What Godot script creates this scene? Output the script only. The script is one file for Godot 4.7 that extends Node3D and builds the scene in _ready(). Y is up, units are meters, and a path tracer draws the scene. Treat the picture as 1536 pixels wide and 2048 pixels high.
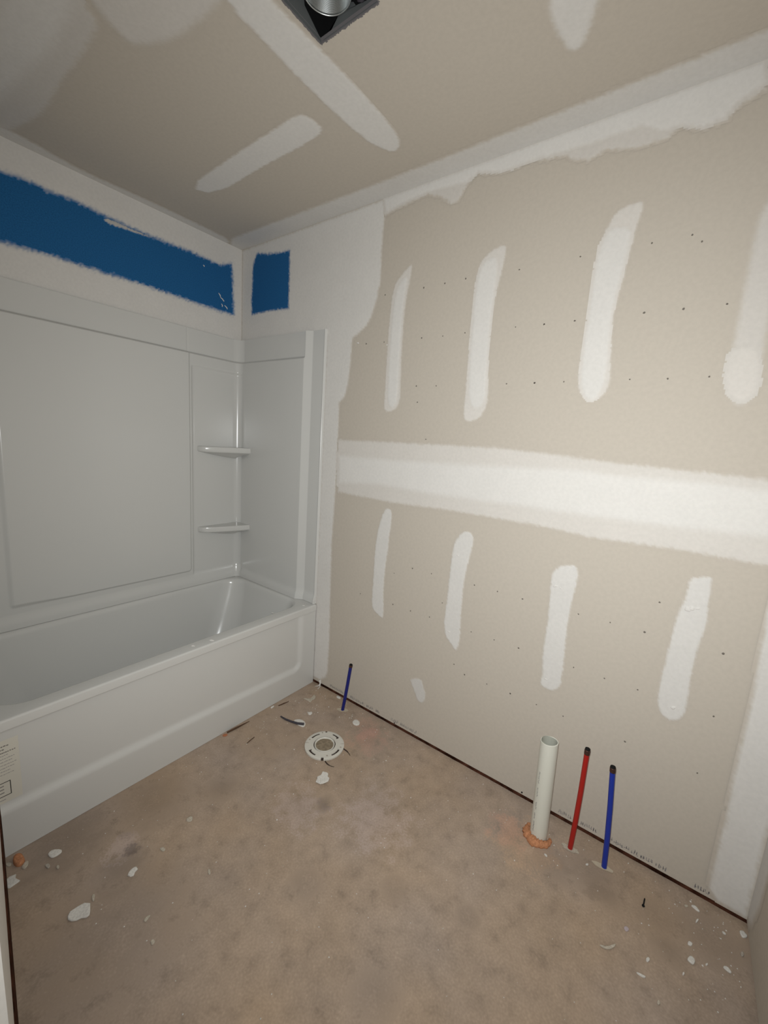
extends Node3D
# A bathroom under construction: tub alcove on the left, taped drywall, bare slab, pipe stubs.
# Metres, y up. Corner of the two walls at the origin: back wall is z = 0, left wall is x = 0.

const H := 2.44
const W := 2.643
const TUB_D := 0.735
const TUB_L := 1.344
const RIM := 0.475

# ---- outlines of joint compound, measured on each surface (metres: along, up / along, out) ----
const U1 := [1.211, 2.152, 1.219, 2.129, 1.197, 2.004, 1.193, 1.908, 1.195, 1.746, 1.202, 1.635, 1.202, 1.569, 1.176, 1.531, 1.112, 1.524, 1.109, 1.598, 1.107, 1.844, 1.112, 1.998, 1.123, 2.067, 1.143, 2.099]
const U1I := [1.204, 2.115, 1.188, 2.005, 1.183, 1.891, 1.189, 1.654, 1.190, 1.579, 1.169, 1.539, 1.131, 1.555, 1.124, 1.617, 1.120, 1.824, 1.124, 1.987, 1.140, 2.074]
const U2 := [1.618, 2.140, 1.633, 2.121, 1.625, 2.049, 1.609, 1.970, 1.600, 1.864, 1.605, 1.722, 1.619, 1.625, 1.620, 1.552, 1.592, 1.506, 1.548, 1.488, 1.518, 1.500, 1.516, 1.560, 1.516, 1.644, 1.513, 1.760, 1.511, 1.905, 1.511, 1.984, 1.514, 2.046, 1.530, 2.096, 1.565, 2.127]
const U2I := [1.547, 2.097, 1.593, 2.107, 1.605, 2.075, 1.604, 1.978, 1.598, 1.879, 1.601, 1.754, 1.611, 1.617, 1.608, 1.568, 1.579, 1.539, 1.551, 1.547, 1.531, 1.594, 1.520, 1.727, 1.517, 1.889, 1.517, 1.991, 1.526, 2.067]
const U3 := [2.058, 2.170, 2.057, 2.137, 2.049, 2.097, 2.040, 2.020, 2.033, 1.939, 2.023, 1.883, 2.021, 1.818, 2.032, 1.711, 2.041, 1.629, 2.027, 1.588, 1.984, 1.565, 1.951, 1.589, 1.935, 1.632, 1.932, 1.703, 1.935, 1.780, 1.938, 1.854, 1.935, 1.929, 1.935, 1.994, 1.944, 2.070, 1.959, 2.118, 1.978, 2.157, 2.018, 2.171]
const U3I := [1.972, 2.118, 2.039, 2.103, 2.035, 2.033, 2.023, 1.928, 2.015, 1.858, 2.022, 1.732, 2.028, 1.650, 2.012, 1.581, 1.984, 1.569, 1.960, 1.589, 1.941, 1.646, 1.938, 1.759, 1.940, 1.888, 1.939, 2.013, 1.948, 2.076]
const U4 := [2.357, 2.125, 2.383, 2.093, 2.407, 1.895, 2.413, 1.732, 2.413, 1.636, 2.413, 1.596, 2.397, 1.555, 2.370, 1.549, 2.340, 1.585, 2.328, 1.633, 2.328, 1.692, 2.328, 1.751, 2.327, 1.831, 2.328, 1.898, 2.327, 1.991, 2.330, 2.054, 2.341, 2.094]
const U4I := [2.351, 1.725, 2.388, 1.723, 2.410, 1.659, 2.414, 1.607, 2.395, 1.567, 2.363, 1.567, 2.338, 1.603, 2.327, 1.651, 2.329, 1.704]
const L1 := [1.163, 1.081, 1.188, 1.087, 1.202, 1.070, 1.204, 1.021, 1.196, 0.941, 1.194, 0.869, 1.185, 0.786, 1.186, 0.668, 1.198, 0.535, 1.172, 0.536, 1.134, 0.553, 1.116, 0.579, 1.112, 0.632, 1.114, 0.739, 1.111, 0.843, 1.120, 0.956, 1.133, 1.016, 1.147, 1.061]
const L2 := [1.571, 1.046, 1.600, 1.051, 1.619, 1.036, 1.624, 1.006, 1.615, 0.948, 1.605, 0.888, 1.599, 0.822, 1.600, 0.717, 1.603, 0.652, 1.608, 0.573, 1.603, 0.526, 1.587, 0.511, 1.563, 0.536, 1.535, 0.560, 1.521, 0.611, 1.521, 0.659, 1.524, 0.735, 1.525, 0.829, 1.526, 0.915, 1.531, 0.974, 1.544, 1.015]
const L3 := [1.936, 0.952, 1.957, 0.984, 1.985, 0.998, 2.019, 1.006, 2.034, 0.964, 2.027, 0.903, 2.022, 0.808, 2.021, 0.753, 2.027, 0.659, 2.030, 0.562, 2.026, 0.524, 2.001, 0.498, 1.978, 0.500, 1.951, 0.506, 1.954, 0.559, 1.945, 0.635, 1.946, 0.728, 1.945, 0.811, 1.941, 0.893]
const L4 := [2.339, 1.036, 2.367, 1.051, 2.398, 1.059, 2.401, 1.013, 2.401, 0.968, 2.408, 0.914, 2.402, 0.855, 2.396, 0.782, 2.397, 0.687, 2.403, 0.605, 2.388, 0.566, 2.357, 0.554, 2.336, 0.566, 2.320, 0.596, 2.317, 0.646, 2.318, 0.721, 2.322, 0.790, 2.324, 0.857, 2.327, 0.911, 2.335, 0.948, 2.340, 1.002]
const L5 := [1.371, 0.290, 1.432, 0.319, 1.452, 0.279, 1.467, 0.245, 1.466, 0.214, 1.448, 0.191, 1.423, 0.195, 1.404, 0.228, 1.384, 0.261]
const CORNER := [2.521, 2.440, 2.536, 1.900, 2.526, 0.958, 2.529, 0.905, 2.533, 0.816, 2.536, 0.724, 2.537, 0.646, 2.536, 0.537, 2.536, 0.431, 2.541, 0.326, 2.539, 0.230, 2.538, 0.121, 2.541, 0.049, 2.568, 0.019, 2.608, 0.019, 2.635, 0.016, 2.643, 0.020, 2.643, 2.440]
const SEAM := [0.826, 1.393, 1.072, 1.397, 1.349, 1.400, 1.688, 1.403, 1.877, 1.393, 2.088, 1.379, 2.309, 1.371, 2.470, 1.363, 2.592, 1.357, 2.634, 1.110, 2.511, 1.110, 2.294, 1.114, 2.048, 1.104, 1.913, 1.114, 1.821, 1.115, 1.520, 1.117, 1.182, 1.107, 0.844, 1.115]
const SEAMI := [0.831, 1.322, 1.166, 1.324, 1.478, 1.332, 1.792, 1.344, 1.967, 1.352, 2.081, 1.345, 2.312, 1.348, 2.474, 1.340, 2.595, 1.337, 2.623, 1.176, 2.499, 1.182, 2.256, 1.173, 2.105, 1.171, 1.906, 1.169, 1.814, 1.172, 1.625, 1.168, 1.410, 1.166, 1.111, 1.175, 0.842, 1.153]
const TOPB := [1.032, 2.440, 1.047, 2.365, 1.170, 2.383, 1.267, 2.391, 1.325, 2.369, 1.385, 2.323, 1.417, 2.336, 1.444, 2.377, 1.484, 2.405, 1.579, 2.377, 1.692, 2.382, 1.798, 2.364, 1.835, 2.340, 1.883, 2.328, 1.928, 2.341, 2.024, 2.316, 2.092, 2.322, 2.119, 2.340, 2.177, 2.315, 2.229, 2.317, 2.252, 2.344, 2.305, 2.365, 2.289, 2.440]
const TOPBI := [1.038, 2.440, 1.049, 2.376, 1.169, 2.393, 1.266, 2.399, 1.443, 2.386, 1.484, 2.408, 1.578, 2.382, 1.692, 2.385, 1.797, 2.378, 1.877, 2.375, 1.959, 2.375, 2.018, 2.376, 2.041, 2.365, 2.067, 2.343, 2.118, 2.344, 2.177, 2.320, 2.223, 2.327, 2.248, 2.356, 2.303, 2.380, 2.289, 2.440]
const SIDE := [0.000, 1.900, 0.000, 2.440, 1.054, 2.440, 1.054, 2.381, 1.047, 2.272, 1.052, 2.106, 1.036, 2.025, 1.012, 1.963, 0.985, 1.918, 0.936, 1.887, 0.900, 1.868, 0.897, 1.772, 0.886, 1.655, 0.867, 1.595, 0.835, 1.571, 0.837, 1.386, 0.837, 1.116, 0.828, 0.861, 0.835, 0.584, 0.845, 0.298, 0.842, 0.102, 0.829, 0.063, 0.783, 0.028, 0.722, 0.030, 0.722, 1.900]
const HOLEB := [0.142, 2.392, 0.236, 2.371, 0.343, 2.355, 0.420, 2.351, 0.422, 2.209, 0.422, 2.069, 0.268, 2.078, 0.105, 2.076, 0.101, 2.140, 0.108, 2.260, 0.111, 2.340]
const HOLEL := [1.364, 2.309, 1.065, 2.308, 0.990, 2.317, 0.910, 2.313, 0.824, 2.316, 0.720, 2.308, 0.540, 2.303, 0.315, 2.309, 0.216, 2.306, 0.141, 2.304, 0.072, 2.334, 0.068, 2.255, 0.057, 2.076, 0.141, 2.072, 0.345, 2.075, 0.522, 2.078, 0.740, 2.076, 0.923, 2.075, 1.081, 2.066, 1.364, 2.065]
const C1 := [1.235, 0.898, 1.188, 0.861, 1.186, 0.758, 1.176, 0.557, 1.188, 0.317, 1.225, 0.225, 1.259, 0.214, 1.289, 0.231, 1.313, 0.287, 1.319, 0.436, 1.310, 0.645, 1.300, 0.781, 1.298, 0.857]
const C2 := [1.076, 0.532, 1.103, 0.499, 1.107, 0.437, 1.069, 0.417, 0.953, 0.411, 0.775, 0.414, 0.384, 0.399, 0.319, 0.503, 0.710, 0.522, 0.921, 0.527]
const C3 := [0.889, 1.065, 0.860, 1.014, 0.842, 0.943, 0.884, 0.912, 0.971, 0.875, 1.072, 0.864, 1.187, 0.861, 1.248, 0.878, 0.917, 1.090]
const C4 := [0.941, 1.073, 0.882, 1.062, 0.855, 1.016, 0.753, 1.003, 0.503, 1.004, 0.339, 0.994, 0.212, 1.003, 0.000, 1.053, 0.000, 1.109, 0.725, 1.250, 0.972, 1.091]
const C4I := [0.932, 1.079, 0.829, 1.058, 0.624, 1.045, 0.460, 1.065, 0.163, 1.088, 0.000, 1.128, 0.725, 1.250, 0.965, 1.096]
const C5 := [1.863, 0.485, 1.843, 0.415, 1.847, 0.358, 1.855, 0.312, 1.867, 0.276, 1.906, 0.280, 1.932, 0.321, 1.963, 0.382, 1.976, 0.413]
const DIMPLES := [1.290, 1.838, 1.392, 1.836, 1.492, 1.839, 0.984, 1.839, 1.089, 1.838, 1.696, 1.840, 1.799, 1.839, 1.281, 1.640, 1.381, 1.638, 1.686, 1.638, 1.791, 1.638, 1.686, 2.038, 1.381, 2.040, 1.281, 2.039, 1.176, 2.050, 1.473, 2.043, 1.078, 2.040, 1.293, 1.571, 1.352, 1.414, 1.800, 1.839, 1.901, 1.839, 2.103, 1.840, 2.204, 1.839, 2.305, 1.839, 1.891, 2.042, 2.094, 2.041, 2.194, 2.042, 2.220, 2.019, 1.791, 1.638, 1.892, 1.639, 2.093, 1.640, 2.296, 1.641, 2.195, 1.639, 1.847, 0.826, 2.049, 0.827, 2.151, 0.828, 2.253, 0.828, 1.856, 0.624, 2.060, 0.623, 2.162, 0.622, 2.263, 0.623, 1.951, 0.422, 2.050, 0.420, 2.457, 0.828, 2.466, 0.622, 2.278, 0.939, 1.847, 0.423, 2.457, 0.418, 2.254, 0.422, 1.337, 0.827, 1.438, 0.826, 1.238, 0.779, 1.645, 0.828, 1.745, 0.828, 1.040, 0.621, 1.243, 0.624, 1.505, 0.709, 1.345, 0.622, 1.448, 0.624, 1.653, 0.623, 1.755, 0.623, 1.856, 0.623, 1.590, 0.449, 1.644, 0.421, 1.746, 0.421, 1.847, 0.422]
const HOLES := [1.306, 0.020, 1.943, 0.024]
const CHIP_A1 := [1.0732, 1.2774, 1.0641, 1.2690, 1.0646, 1.2495, 1.0689, 1.2348, 1.0827, 1.2250, 1.1027, 1.2316, 1.1149, 1.2377, 1.1149, 1.2456, 1.1046, 1.2541, 1.1013, 1.2647, 1.0934, 1.2738, 1.0827, 1.2790]
const CHIP_A2 := [0.8153, 1.2555, 0.8097, 1.2425, 0.8311, 1.2223, 0.8426, 1.2255, 0.8448, 1.2391, 0.8414, 1.2510, 0.8275, 1.2557]
const CHIP_A3 := [0.8212, 1.3648, 0.8148, 1.3486, 0.8203, 1.3345, 0.8335, 1.3392, 0.8531, 1.3321, 0.8539, 1.3436, 0.8558, 1.3570, 0.8416, 1.3688]
const CHIP_A4 := [1.0052, 1.4059, 1.0150, 1.3897, 1.0265, 1.3861, 1.0337, 1.3919, 1.0343, 1.4099, 1.0208, 1.4095]
const CHIP_A5 := [0.7720, 1.3328, 0.7489, 1.3252, 0.7562, 1.3087, 0.7799, 1.3060, 0.7914, 1.3066, 0.8008, 1.3186, 0.7928, 1.3286]
const CHIP_A6 := [0.8070, 1.3200, 0.7926, 1.3088, 0.7957, 1.2995, 0.8114, 1.3031, 0.8205, 1.3151]
const CHIP_A7 := [0.7560, 1.3463, 0.7602, 1.3374, 0.7709, 1.3338, 0.7748, 1.3404, 0.7674, 1.3466]
const CHIP_A8 := [0.8489, 1.2717, 0.8540, 1.2627, 0.8681, 1.2622, 0.8714, 1.2693, 0.8598, 1.2724]
const CHIP_A9 := [0.8901, 1.2536, 0.8801, 1.2488, 0.8858, 1.2441, 0.8964, 1.2483]
const CHIP_B1 := [1.0787, 1.1237, 1.0721, 1.1179, 1.0678, 1.1100, 1.0681, 1.0996, 1.0720, 1.0948, 1.0823, 1.0949, 1.0848, 1.1044, 1.0928, 1.1119, 1.0896, 1.1188]
const CHIP_B2 := [1.2453, 1.1484, 1.2394, 1.1439, 1.2409, 1.1309, 1.2450, 1.1288, 1.2493, 1.1405, 1.2508, 1.1450]
const CHIP_B3 := [1.3085, 1.1582, 1.3072, 1.1529, 1.3125, 1.1497, 1.3198, 1.1511, 1.3205, 1.1590, 1.3162, 1.1604]
const CHIP_B4 := [1.0651, 1.0206, 1.0691, 1.0108, 1.0835, 1.0083, 1.0867, 1.0169, 1.0760, 1.0211]
const CHIP_B5 := [1.0577, 1.2126, 1.0624, 1.2058, 1.0828, 1.2148, 1.0775, 1.2192]
const CHIP_B6 := [1.2495, 0.9564, 1.2518, 0.9516, 1.2656, 0.9561, 1.2691, 0.9603, 1.2636, 0.9634]
const CHIP_B7 := [1.0257, 0.9094, 1.0308, 0.8873, 1.0517, 0.8988, 1.0412, 0.9135]
const CHIP_D1 := [1.2457, 0.4715, 1.2503, 0.4512, 1.2435, 0.4353, 1.2627, 0.4268, 1.2701, 0.4286, 1.2789, 0.4399, 1.2895, 0.4415, 1.2964, 0.4566, 1.2889, 0.4760, 1.2821, 0.4871, 1.2607, 0.4927, 1.2527, 0.4760]
const CHIP_D2 := [0.9031, 0.2993, 0.9166, 0.2773, 0.9363, 0.2694, 0.9595, 0.2713, 0.9753, 0.2858, 0.9769, 0.3000, 0.9704, 0.3045, 0.9466, 0.3083, 0.9266, 0.3073]
const CHIP_D3 := [1.1285, 0.1129, 1.1267, 0.0934, 1.1412, 0.0851, 1.1600, 0.0911, 1.1695, 0.1084, 1.1600, 0.1221, 1.1420, 0.1235]
const CHIP_D4 := [0.9073, 0.2112, 0.9179, 0.2085, 0.9232, 0.1954, 0.9344, 0.2006, 0.9358, 0.2164, 0.9260, 0.2205]
const CHIP_D5 := [0.9275, 0.0181, 0.9294, 0.0045, 0.9526, 0.0070, 0.9577, 0.0141, 0.9453, 0.0215]
const CHIP_D6 := [0.8086, 0.1467, 0.8243, 0.1400, 0.8387, 0.1345, 0.8343, 0.1114, 0.8277, 0.0858, 0.8448, 0.0900, 0.8576, 0.1096, 0.8535, 0.1248, 0.8602, 0.1453, 0.8398, 0.1450]
const CHIP_D7 := [0.7428, 0.3146, 0.7404, 0.3024, 0.7447, 0.2912, 0.7507, 0.2980, 0.7506, 0.3145]
const CHIP_R1 := [2.5038, 0.0502, 2.5151, 0.0435, 2.5214, 0.0474, 2.5287, 0.0565, 2.5225, 0.0581, 2.5138, 0.0555]
const CHIP_R2 := [2.5168, 0.0985, 2.5199, 0.0891, 2.5248, 0.0842, 2.5235, 0.0930, 2.5180, 0.1035]
const CHIP_R3 := [2.5813, 0.0795, 2.5865, 0.0785, 2.5915, 0.0833, 2.5862, 0.0852, 2.5829, 0.0831]
const CHIP_R4 := [2.6242, 0.0417, 2.6338, 0.0355, 2.6390, 0.0410, 2.6428, 0.0427, 2.6409, 0.0523, 2.6308, 0.0606, 2.6258, 0.0519]
const CHIP_R5 := [2.4974, 0.1859, 2.5008, 0.1777, 2.5090, 0.1780, 2.5090, 0.1841, 2.5055, 0.1900, 2.4986, 0.1911]
const CHIP_R6 := [2.4960, 0.2366, 2.5052, 0.2179, 2.5165, 0.2242, 2.5121, 0.2422, 2.5019, 0.2405]
const CHIP_R7 := [2.2898, 0.3626, 2.3096, 0.3533, 2.3308, 0.3267, 2.3270, 0.3413, 2.3141, 0.3574, 2.2997, 0.3637]
const CHIP_R8 := [2.4017, 0.3137, 2.4080, 0.3028, 2.4128, 0.3090, 2.4065, 0.3207]
const CHIP_R9 := [2.3831, 0.3661, 2.3986, 0.3629, 2.4072, 0.3613, 2.4025, 0.3679, 2.3886, 0.3690]
const CHIP_S1 := [2.5780, 0.1913, 2.5882, 0.1830, 2.5974, 0.1925, 2.5955, 0.1983, 2.5827, 0.1961]
const CHIP_S2 := [2.5382, 0.2174, 2.5443, 0.2102, 2.5442, 0.2168, 2.5401, 0.2201]
const CHIP_S3 := [2.6213, 0.1138, 2.6292, 0.1050, 2.6299, 0.1181, 2.6238, 0.1254]
const CHIP_S4 := [2.4865, 0.2851, 2.4911, 0.2792, 2.4912, 0.2874, 2.4873, 0.2907]
const CHIP_S5 := [2.4336, 0.4030, 2.4381, 0.3956, 2.4424, 0.4033, 2.4372, 0.4093]
const CHIP_S6 := [2.2091, 0.1280, 2.2172, 0.1212, 2.2183, 0.1269, 2.2120, 0.1309]
const CHIP_S7 := [2.0848, 0.1849, 2.0946, 0.1836, 2.0989, 0.1902, 2.0913, 0.1898]
const CHIP_S8 := [2.3403, 0.2635, 2.3490, 0.2539, 2.3567, 0.2599, 2.3492, 0.2725]
const CHIP_S9 := [2.4873, 0.0630, 2.4950, 0.0567, 2.4989, 0.0617, 2.4913, 0.0681]
var mat := {}
var taken := {}
var rng := RandomNumberGenerator.new()
var nz := FastNoiseLite.new()
var nf := FastNoiseLite.new()
const PAPER := Color(0.53, 0.478, 0.412)
const MUD := Color(0.70, 0.676, 0.645)
const MID := Color(0.62, 0.585, 0.545)
const BLUE := Color(0.018, 0.130, 0.335)


# ---------------------------------------------------------------- helpers
func tag(o: Node, label := "", category := "", group := "", kind := "") -> Node:
	if label: o.set_meta("label", label)
	if category: o.set_meta("category", category)
	if group: o.set_meta("group", group)
	if kind: o.set_meta("kind", kind)
	return o

func numbered(n: String) -> String:
	var k: int = taken.get(n, 0)
	taken[n] = k + 1
	return n if k == 0 else "%s_%03d" % [n, k]

func put(called: String, mesh: Mesh, m: Material, parent: Node = null) -> MeshInstance3D:
	var o := MeshInstance3D.new()
	o.mesh = mesh
	o.material_override = m
	o.cast_shadow = GeometryInstance3D.SHADOW_CASTING_SETTING_ON
	if parent == null or parent == self:
		o.name = numbered(called)
		add_child(o, true)
	else:
		var n := 0
		for c in parent.get_children():
			if String(c.name) == called or String(c.name).begins_with(called + "_0"): n += 1
		o.name = called if n == 0 else "%s_%03d" % [called, n]
		parent.add_child(o, true)
	return o

func thing(called: String, at := Vector3.ZERO) -> Node3D:
	var o := Node3D.new()
	o.name = numbered(called)
	add_child(o, true)
	o.position = at
	return o

func stt() -> SurfaceTool:
	var st := SurfaceTool.new()
	st.begin(Mesh.PRIMITIVE_TRIANGLES)
	st.set_smooth_group(-1)
	return st

func done(st: SurfaceTool) -> ArrayMesh:
	st.generate_normals()
	return st.commit()

# a flat convex face, turned so that it looks along `out`
func face(st: SurfaceTool, p: Array, out: Vector3) -> void:
	var n: Vector3 = (p[1] - p[0]).cross(p[2] - p[0])
	for i in range(1, p.size() - 1):
		if n.dot(out) > 0.0:
			st.add_vertex(p[0]); st.add_vertex(p[i + 1]); st.add_vertex(p[i])
		else:
			st.add_vertex(p[0]); st.add_vertex(p[i]); st.add_vertex(p[i + 1])

# box from lo to hi with its edges chamfered by r
func box(st: SurfaceTool, lo: Vector3, hi: Vector3, r := 0.0) -> void:
	var c := (lo + hi) * 0.5
	var h := (hi - lo) * 0.5
	r = minf(r, minf(h.x, minf(h.y, h.z)) * 0.9)
	var v := func(ax: int, s: Vector3) -> Vector3:
		var q := Vector3(h.x - r, h.y - r, h.z - r)
		q[ax] = h[ax]
		return c + q * s
	for ax in 3:
		var b := (ax + 1) % 3
		var d := (ax + 2) % 3
		for s in [-1.0, 1.0]:
			var pts := []
			for k in [[-1, -1], [1, -1], [1, 1], [-1, 1]]:
				var sg := Vector3.ZERO
				sg[ax] = s; sg[b] = k[0]; sg[d] = k[1]
				pts.append(v.call(ax, sg))
			var n := Vector3.ZERO
			n[ax] = s
			face(st, pts, n)
	if r <= 0.0: return
	for ax in 3:
		var b := (ax + 1) % 3
		var d := (ax + 2) % 3
		for sb in [-1.0, 1.0]:
			for sd in [-1.0, 1.0]:
				var s1 := Vector3.ZERO
				s1[ax] = -1; s1[b] = sb; s1[d] = sd
				var s2 := s1
				s2[ax] = 1
				var n := s1
				n[ax] = 0
				face(st, [v.call(b, s1), v.call(b, s2), v.call(d, s2), v.call(d, s1)], n)
	for sx in [-1.0, 1.0]:
		for sy in [-1.0, 1.0]:
			for sz in [-1.0, 1.0]:
				var s := Vector3(sx, sy, sz)
				face(st, [v.call(0, s), v.call(1, s), v.call(2, s)], s)

func box_mesh(lo: Vector3, hi: Vector3, r := 0.0) -> ArrayMesh:
	var st := stt()
	box(st, lo, hi, r)
	return done(st)

# mesh from rows of points; every row has the same count. Smooth, `closed` joins the ends of a row.
func loft(rows: Array, closed: bool, flip := false) -> ArrayMesh:
	var n: int = rows[0].size()
	var vs := PackedVector3Array()
	for r in rows:
		vs.append_array(PackedVector3Array(r))
	var ix := PackedInt32Array()
	for j in rows.size() - 1:
		for i in (n if closed else n - 1):
			var a := j * n + i
			var b := j * n + (i + 1) % n
			var c := a + n
			var d := b + n
			if flip: ix.append_array(PackedInt32Array([a, c, b, b, c, d]))
			else: ix.append_array(PackedInt32Array([a, b, c, b, d, c]))
	return indexed(vs, ix)

func indexed(vs: PackedVector3Array, ix: PackedInt32Array, cols := PackedColorArray()) -> ArrayMesh:
	var ns := PackedVector3Array()
	ns.resize(vs.size())
	for t in range(0, ix.size(), 3):
		var n := (vs[ix[t + 2]] - vs[ix[t]]).cross(vs[ix[t + 1]] - vs[ix[t]])
		for k in 3: ns[ix[t + k]] += n
	for i in ns.size(): ns[i] = ns[i].normalized()
	var arr := []
	arr.resize(Mesh.ARRAY_MAX)
	arr[Mesh.ARRAY_VERTEX] = vs
	arr[Mesh.ARRAY_NORMAL] = ns
	arr[Mesh.ARRAY_INDEX] = ix
	if cols.size(): arr[Mesh.ARRAY_COLOR] = cols
	var m := ArrayMesh.new()
	m.add_surface_from_arrays(Mesh.PRIMITIVE_TRIANGLES, arr)
	return m

# tube along a path with a radius for each point, ends closed
func tube(path: Array, radii: Array, sides := 14) -> ArrayMesh:
	var rows := []
	var up := Vector3(0.31, 0.2, 0.93)
	for i in path.size():
		var t: Vector3 = (path[mini(i + 1, path.size() - 1)] - path[maxi(i - 1, 0)]).normalized()
		var a := t.cross(up).normalized()
		var b := t.cross(a)
		var row := []
		for k in sides:
			var f := TAU * k / sides
			row.append(path[i] + (a * cos(f) + b * sin(f)) * radii[i])
		rows.append(row)
	var first := []
	var last := []
	for k in sides:
		first.append(path[0]); last.append(path[-1])
	rows.push_front(first)
	rows.push_back(last)
	return loft(rows, true, false)

# prism: outline in (x, z) raised from y0 to y1
func prism(outline: PackedVector2Array, y0: float, y1: float) -> ArrayMesh:
	var st := stt()
	var t := Geometry2D.triangulate_polygon(outline)
	for i in range(0, t.size(), 3):
		var a := outline[t[i]]; var b := outline[t[i + 1]]; var c := outline[t[i + 2]]
		face(st, [Vector3(a.x, y1, a.y), Vector3(b.x, y1, b.y), Vector3(c.x, y1, c.y)], Vector3.UP)
		face(st, [Vector3(a.x, y0, a.y), Vector3(b.x, y0, b.y), Vector3(c.x, y0, c.y)], Vector3.DOWN)
	var cw := Geometry2D.is_polygon_clockwise(outline)
	for i in outline.size():
		var a := outline[i]; var b := outline[(i + 1) % outline.size()]
		var d := b - a
		var n := Vector3(d.y, 0, -d.x) * (-1.0 if cw else 1.0)
		face(st, [Vector3(a.x, y0, a.y), Vector3(b.x, y0, b.y), Vector3(b.x, y1, b.y), Vector3(a.x, y1, a.y)], n)
	return done(st)

func poly(flat: Array) -> PackedVector2Array:
	var o := PackedVector2Array()
	for i in range(0, flat.size(), 2): o.append(Vector2(flat[i], flat[i + 1]))
	return o

func round_off(p: PackedVector2Array, times := 1) -> PackedVector2Array:
	for k in times:
		var o := PackedVector2Array()
		for i in p.size():
			var a := p[i]; var b := p[(i + 1) % p.size()]
			o.append(a.lerp(b, 0.25)); o.append(a.lerp(b, 0.75))
		p = o
	return p

# signed distance, positive inside
func inside(p: PackedVector2Array, q: Vector2) -> float:
	var best := 1e9
	var odd := false
	var n := p.size()
	var j := n - 1
	for i in n:
		var a := p[i]; var b := p[j]
		var e := b - a
		var w := q - a
		var t := clampf(w.dot(e) / maxf(e.length_squared(), 1e-12), 0.0, 1.0)
		best = minf(best, (w - e * t).length_squared())
		if (a.y > q.y) != (b.y > q.y) and q.x < e.x * (q.y - a.y) / e.y + a.x: odd = not odd
		j = i
	return sqrt(best) if odd else -sqrt(best)

func spot(plane: String, u: float, v: float, h: float) -> Vector3:
	match plane:
		"back": return Vector3(u, v, h)
		"left": return Vector3(h, v, u)
		"right": return Vector3(W - h, v, u)
	return Vector3(u, H - h, v)

# A skim of joint compound on a wall or the ceiling: thin, feathered into the paper at its edge, fullest in the middle.
# how: feather, rag (raggedness of the edge), cell, lift (what it lies on), thick, under (bare colour), over (full colour), hole, bare (colour in the hole), open (edges that are not feathered)
func mud(parent: Node, called: String, plane: String, flat: Array, how := {}) -> MeshInstance3D:
	var feather: float = how.get("feather", 0.012)
	var rag: float = how.get("rag", 0.004)
	var cell: float = how.get("cell", 0.006)
	var lift: float = how.get("lift", 0.0003)
	var thick: float = how.get("thick", 0.0012)
	var under: Color = how.get("under", PAPER)
	var over: Color = how.get("over", MUD)
	var bare: Color = how.get("bare", BLUE)
	var hf: float = how.get("hole_feather", 0.012)
	var lim: Rect2 = how.get("within", Rect2(-10, -10, 20, 20))
	var p := poly(flat)
	if how.get("soft", true): p = round_off(p, 1)
	var hole := poly(how.get("hole", []))
	var lo := p[0]
	var hi := p[0]
	for q in p:
		lo = lo.min(q); hi = hi.max(q)
	lo -= Vector2.ONE * rag
	hi += Vector2.ONE * rag
	lo = lo.max(lim.position); hi = hi.min(lim.end)
	var nu := int(ceil((hi.x - lo.x) / cell)) + 1
	var nv := int(ceil((hi.y - lo.y) / cell)) + 1
	var step := Vector2((hi.x - lo.x) / (nu - 1), (hi.y - lo.y) / (nv - 1))
	var cov := PackedFloat32Array()
	cov.resize(nu * nv)
	var vs := PackedVector3Array()
	var cols := PackedColorArray()
	vs.resize(nu * nv); cols.resize(nu * nv)
	var seed_off := lo.x * 17.0 + lo.y * 31.0
	for j in nv:
		for i in nu:
			var q := lo + Vector2(i, j) * step
			var wob := nz.get_noise_3d(q.x * 60.0, q.y * 60.0, seed_off) + 0.5 * nf.get_noise_3d(q.x * 200.0, q.y * 200.0, seed_off)
			var d := inside(p, q) + rag * wob
			var c := smoothstep(0.0, feather, d)
			var base := under
			if hole.size():
				var dh := -inside(hole, q) + rag * 1.5 * wob
				var ch := smoothstep(-hf * 0.3, hf, dh)
				if ch < c or dh < 0.03:
					base = bare
				if dh < d: d = dh
				c = minf(c, ch)
			cov[j * nu + i] = d
			var streak := 1.0 + 0.02 * nz.get_noise_3d(q.x * 9.0, q.y * 9.0, 4.0 + seed_off) + 0.008 * nf.get_noise_2d(q.x * 120.0, q.y * 120.0)
			cols[j * nu + i] = base.lerp(over * streak, c)
			vs[j * nu + i] = spot(plane, q.x, q.y, lift + thick * c * (1.0 + 0.12 * nz.get_noise_2d(q.x * 25.0, q.y * 25.0)))
	var ix := PackedInt32Array()
	var flip := plane in ["left", "ceiling"]
	if plane == "right": flip = false
	for j in nv - 1:
		for i in nu - 1:
			var a := j * nu + i
			var b := a + 1
			var c := a + nu
			var d := c + 1
			if maxf(maxf(cov[a], cov[b]), maxf(cov[c], cov[d])) <= 0.0: continue
			if flip: ix.append_array(PackedInt32Array([a, b, c, b, d, c]))
			else: ix.append_array(PackedInt32Array([a, c, b, b, c, d]))
	# keep only the vertices in use
	var where := PackedInt32Array()
	where.resize(nu * nv); where.fill(-1)
	var v2 := PackedVector3Array()
	var c2 := PackedColorArray()
	for t in ix.size():
		var k := ix[t]
		if where[k] < 0:
			where[k] = v2.size()
			v2.append(vs[k]); c2.append(cols[k])
		ix[t] = where[k]
	return put(called, indexed(v2, ix, c2), mat.mud, parent)

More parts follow.
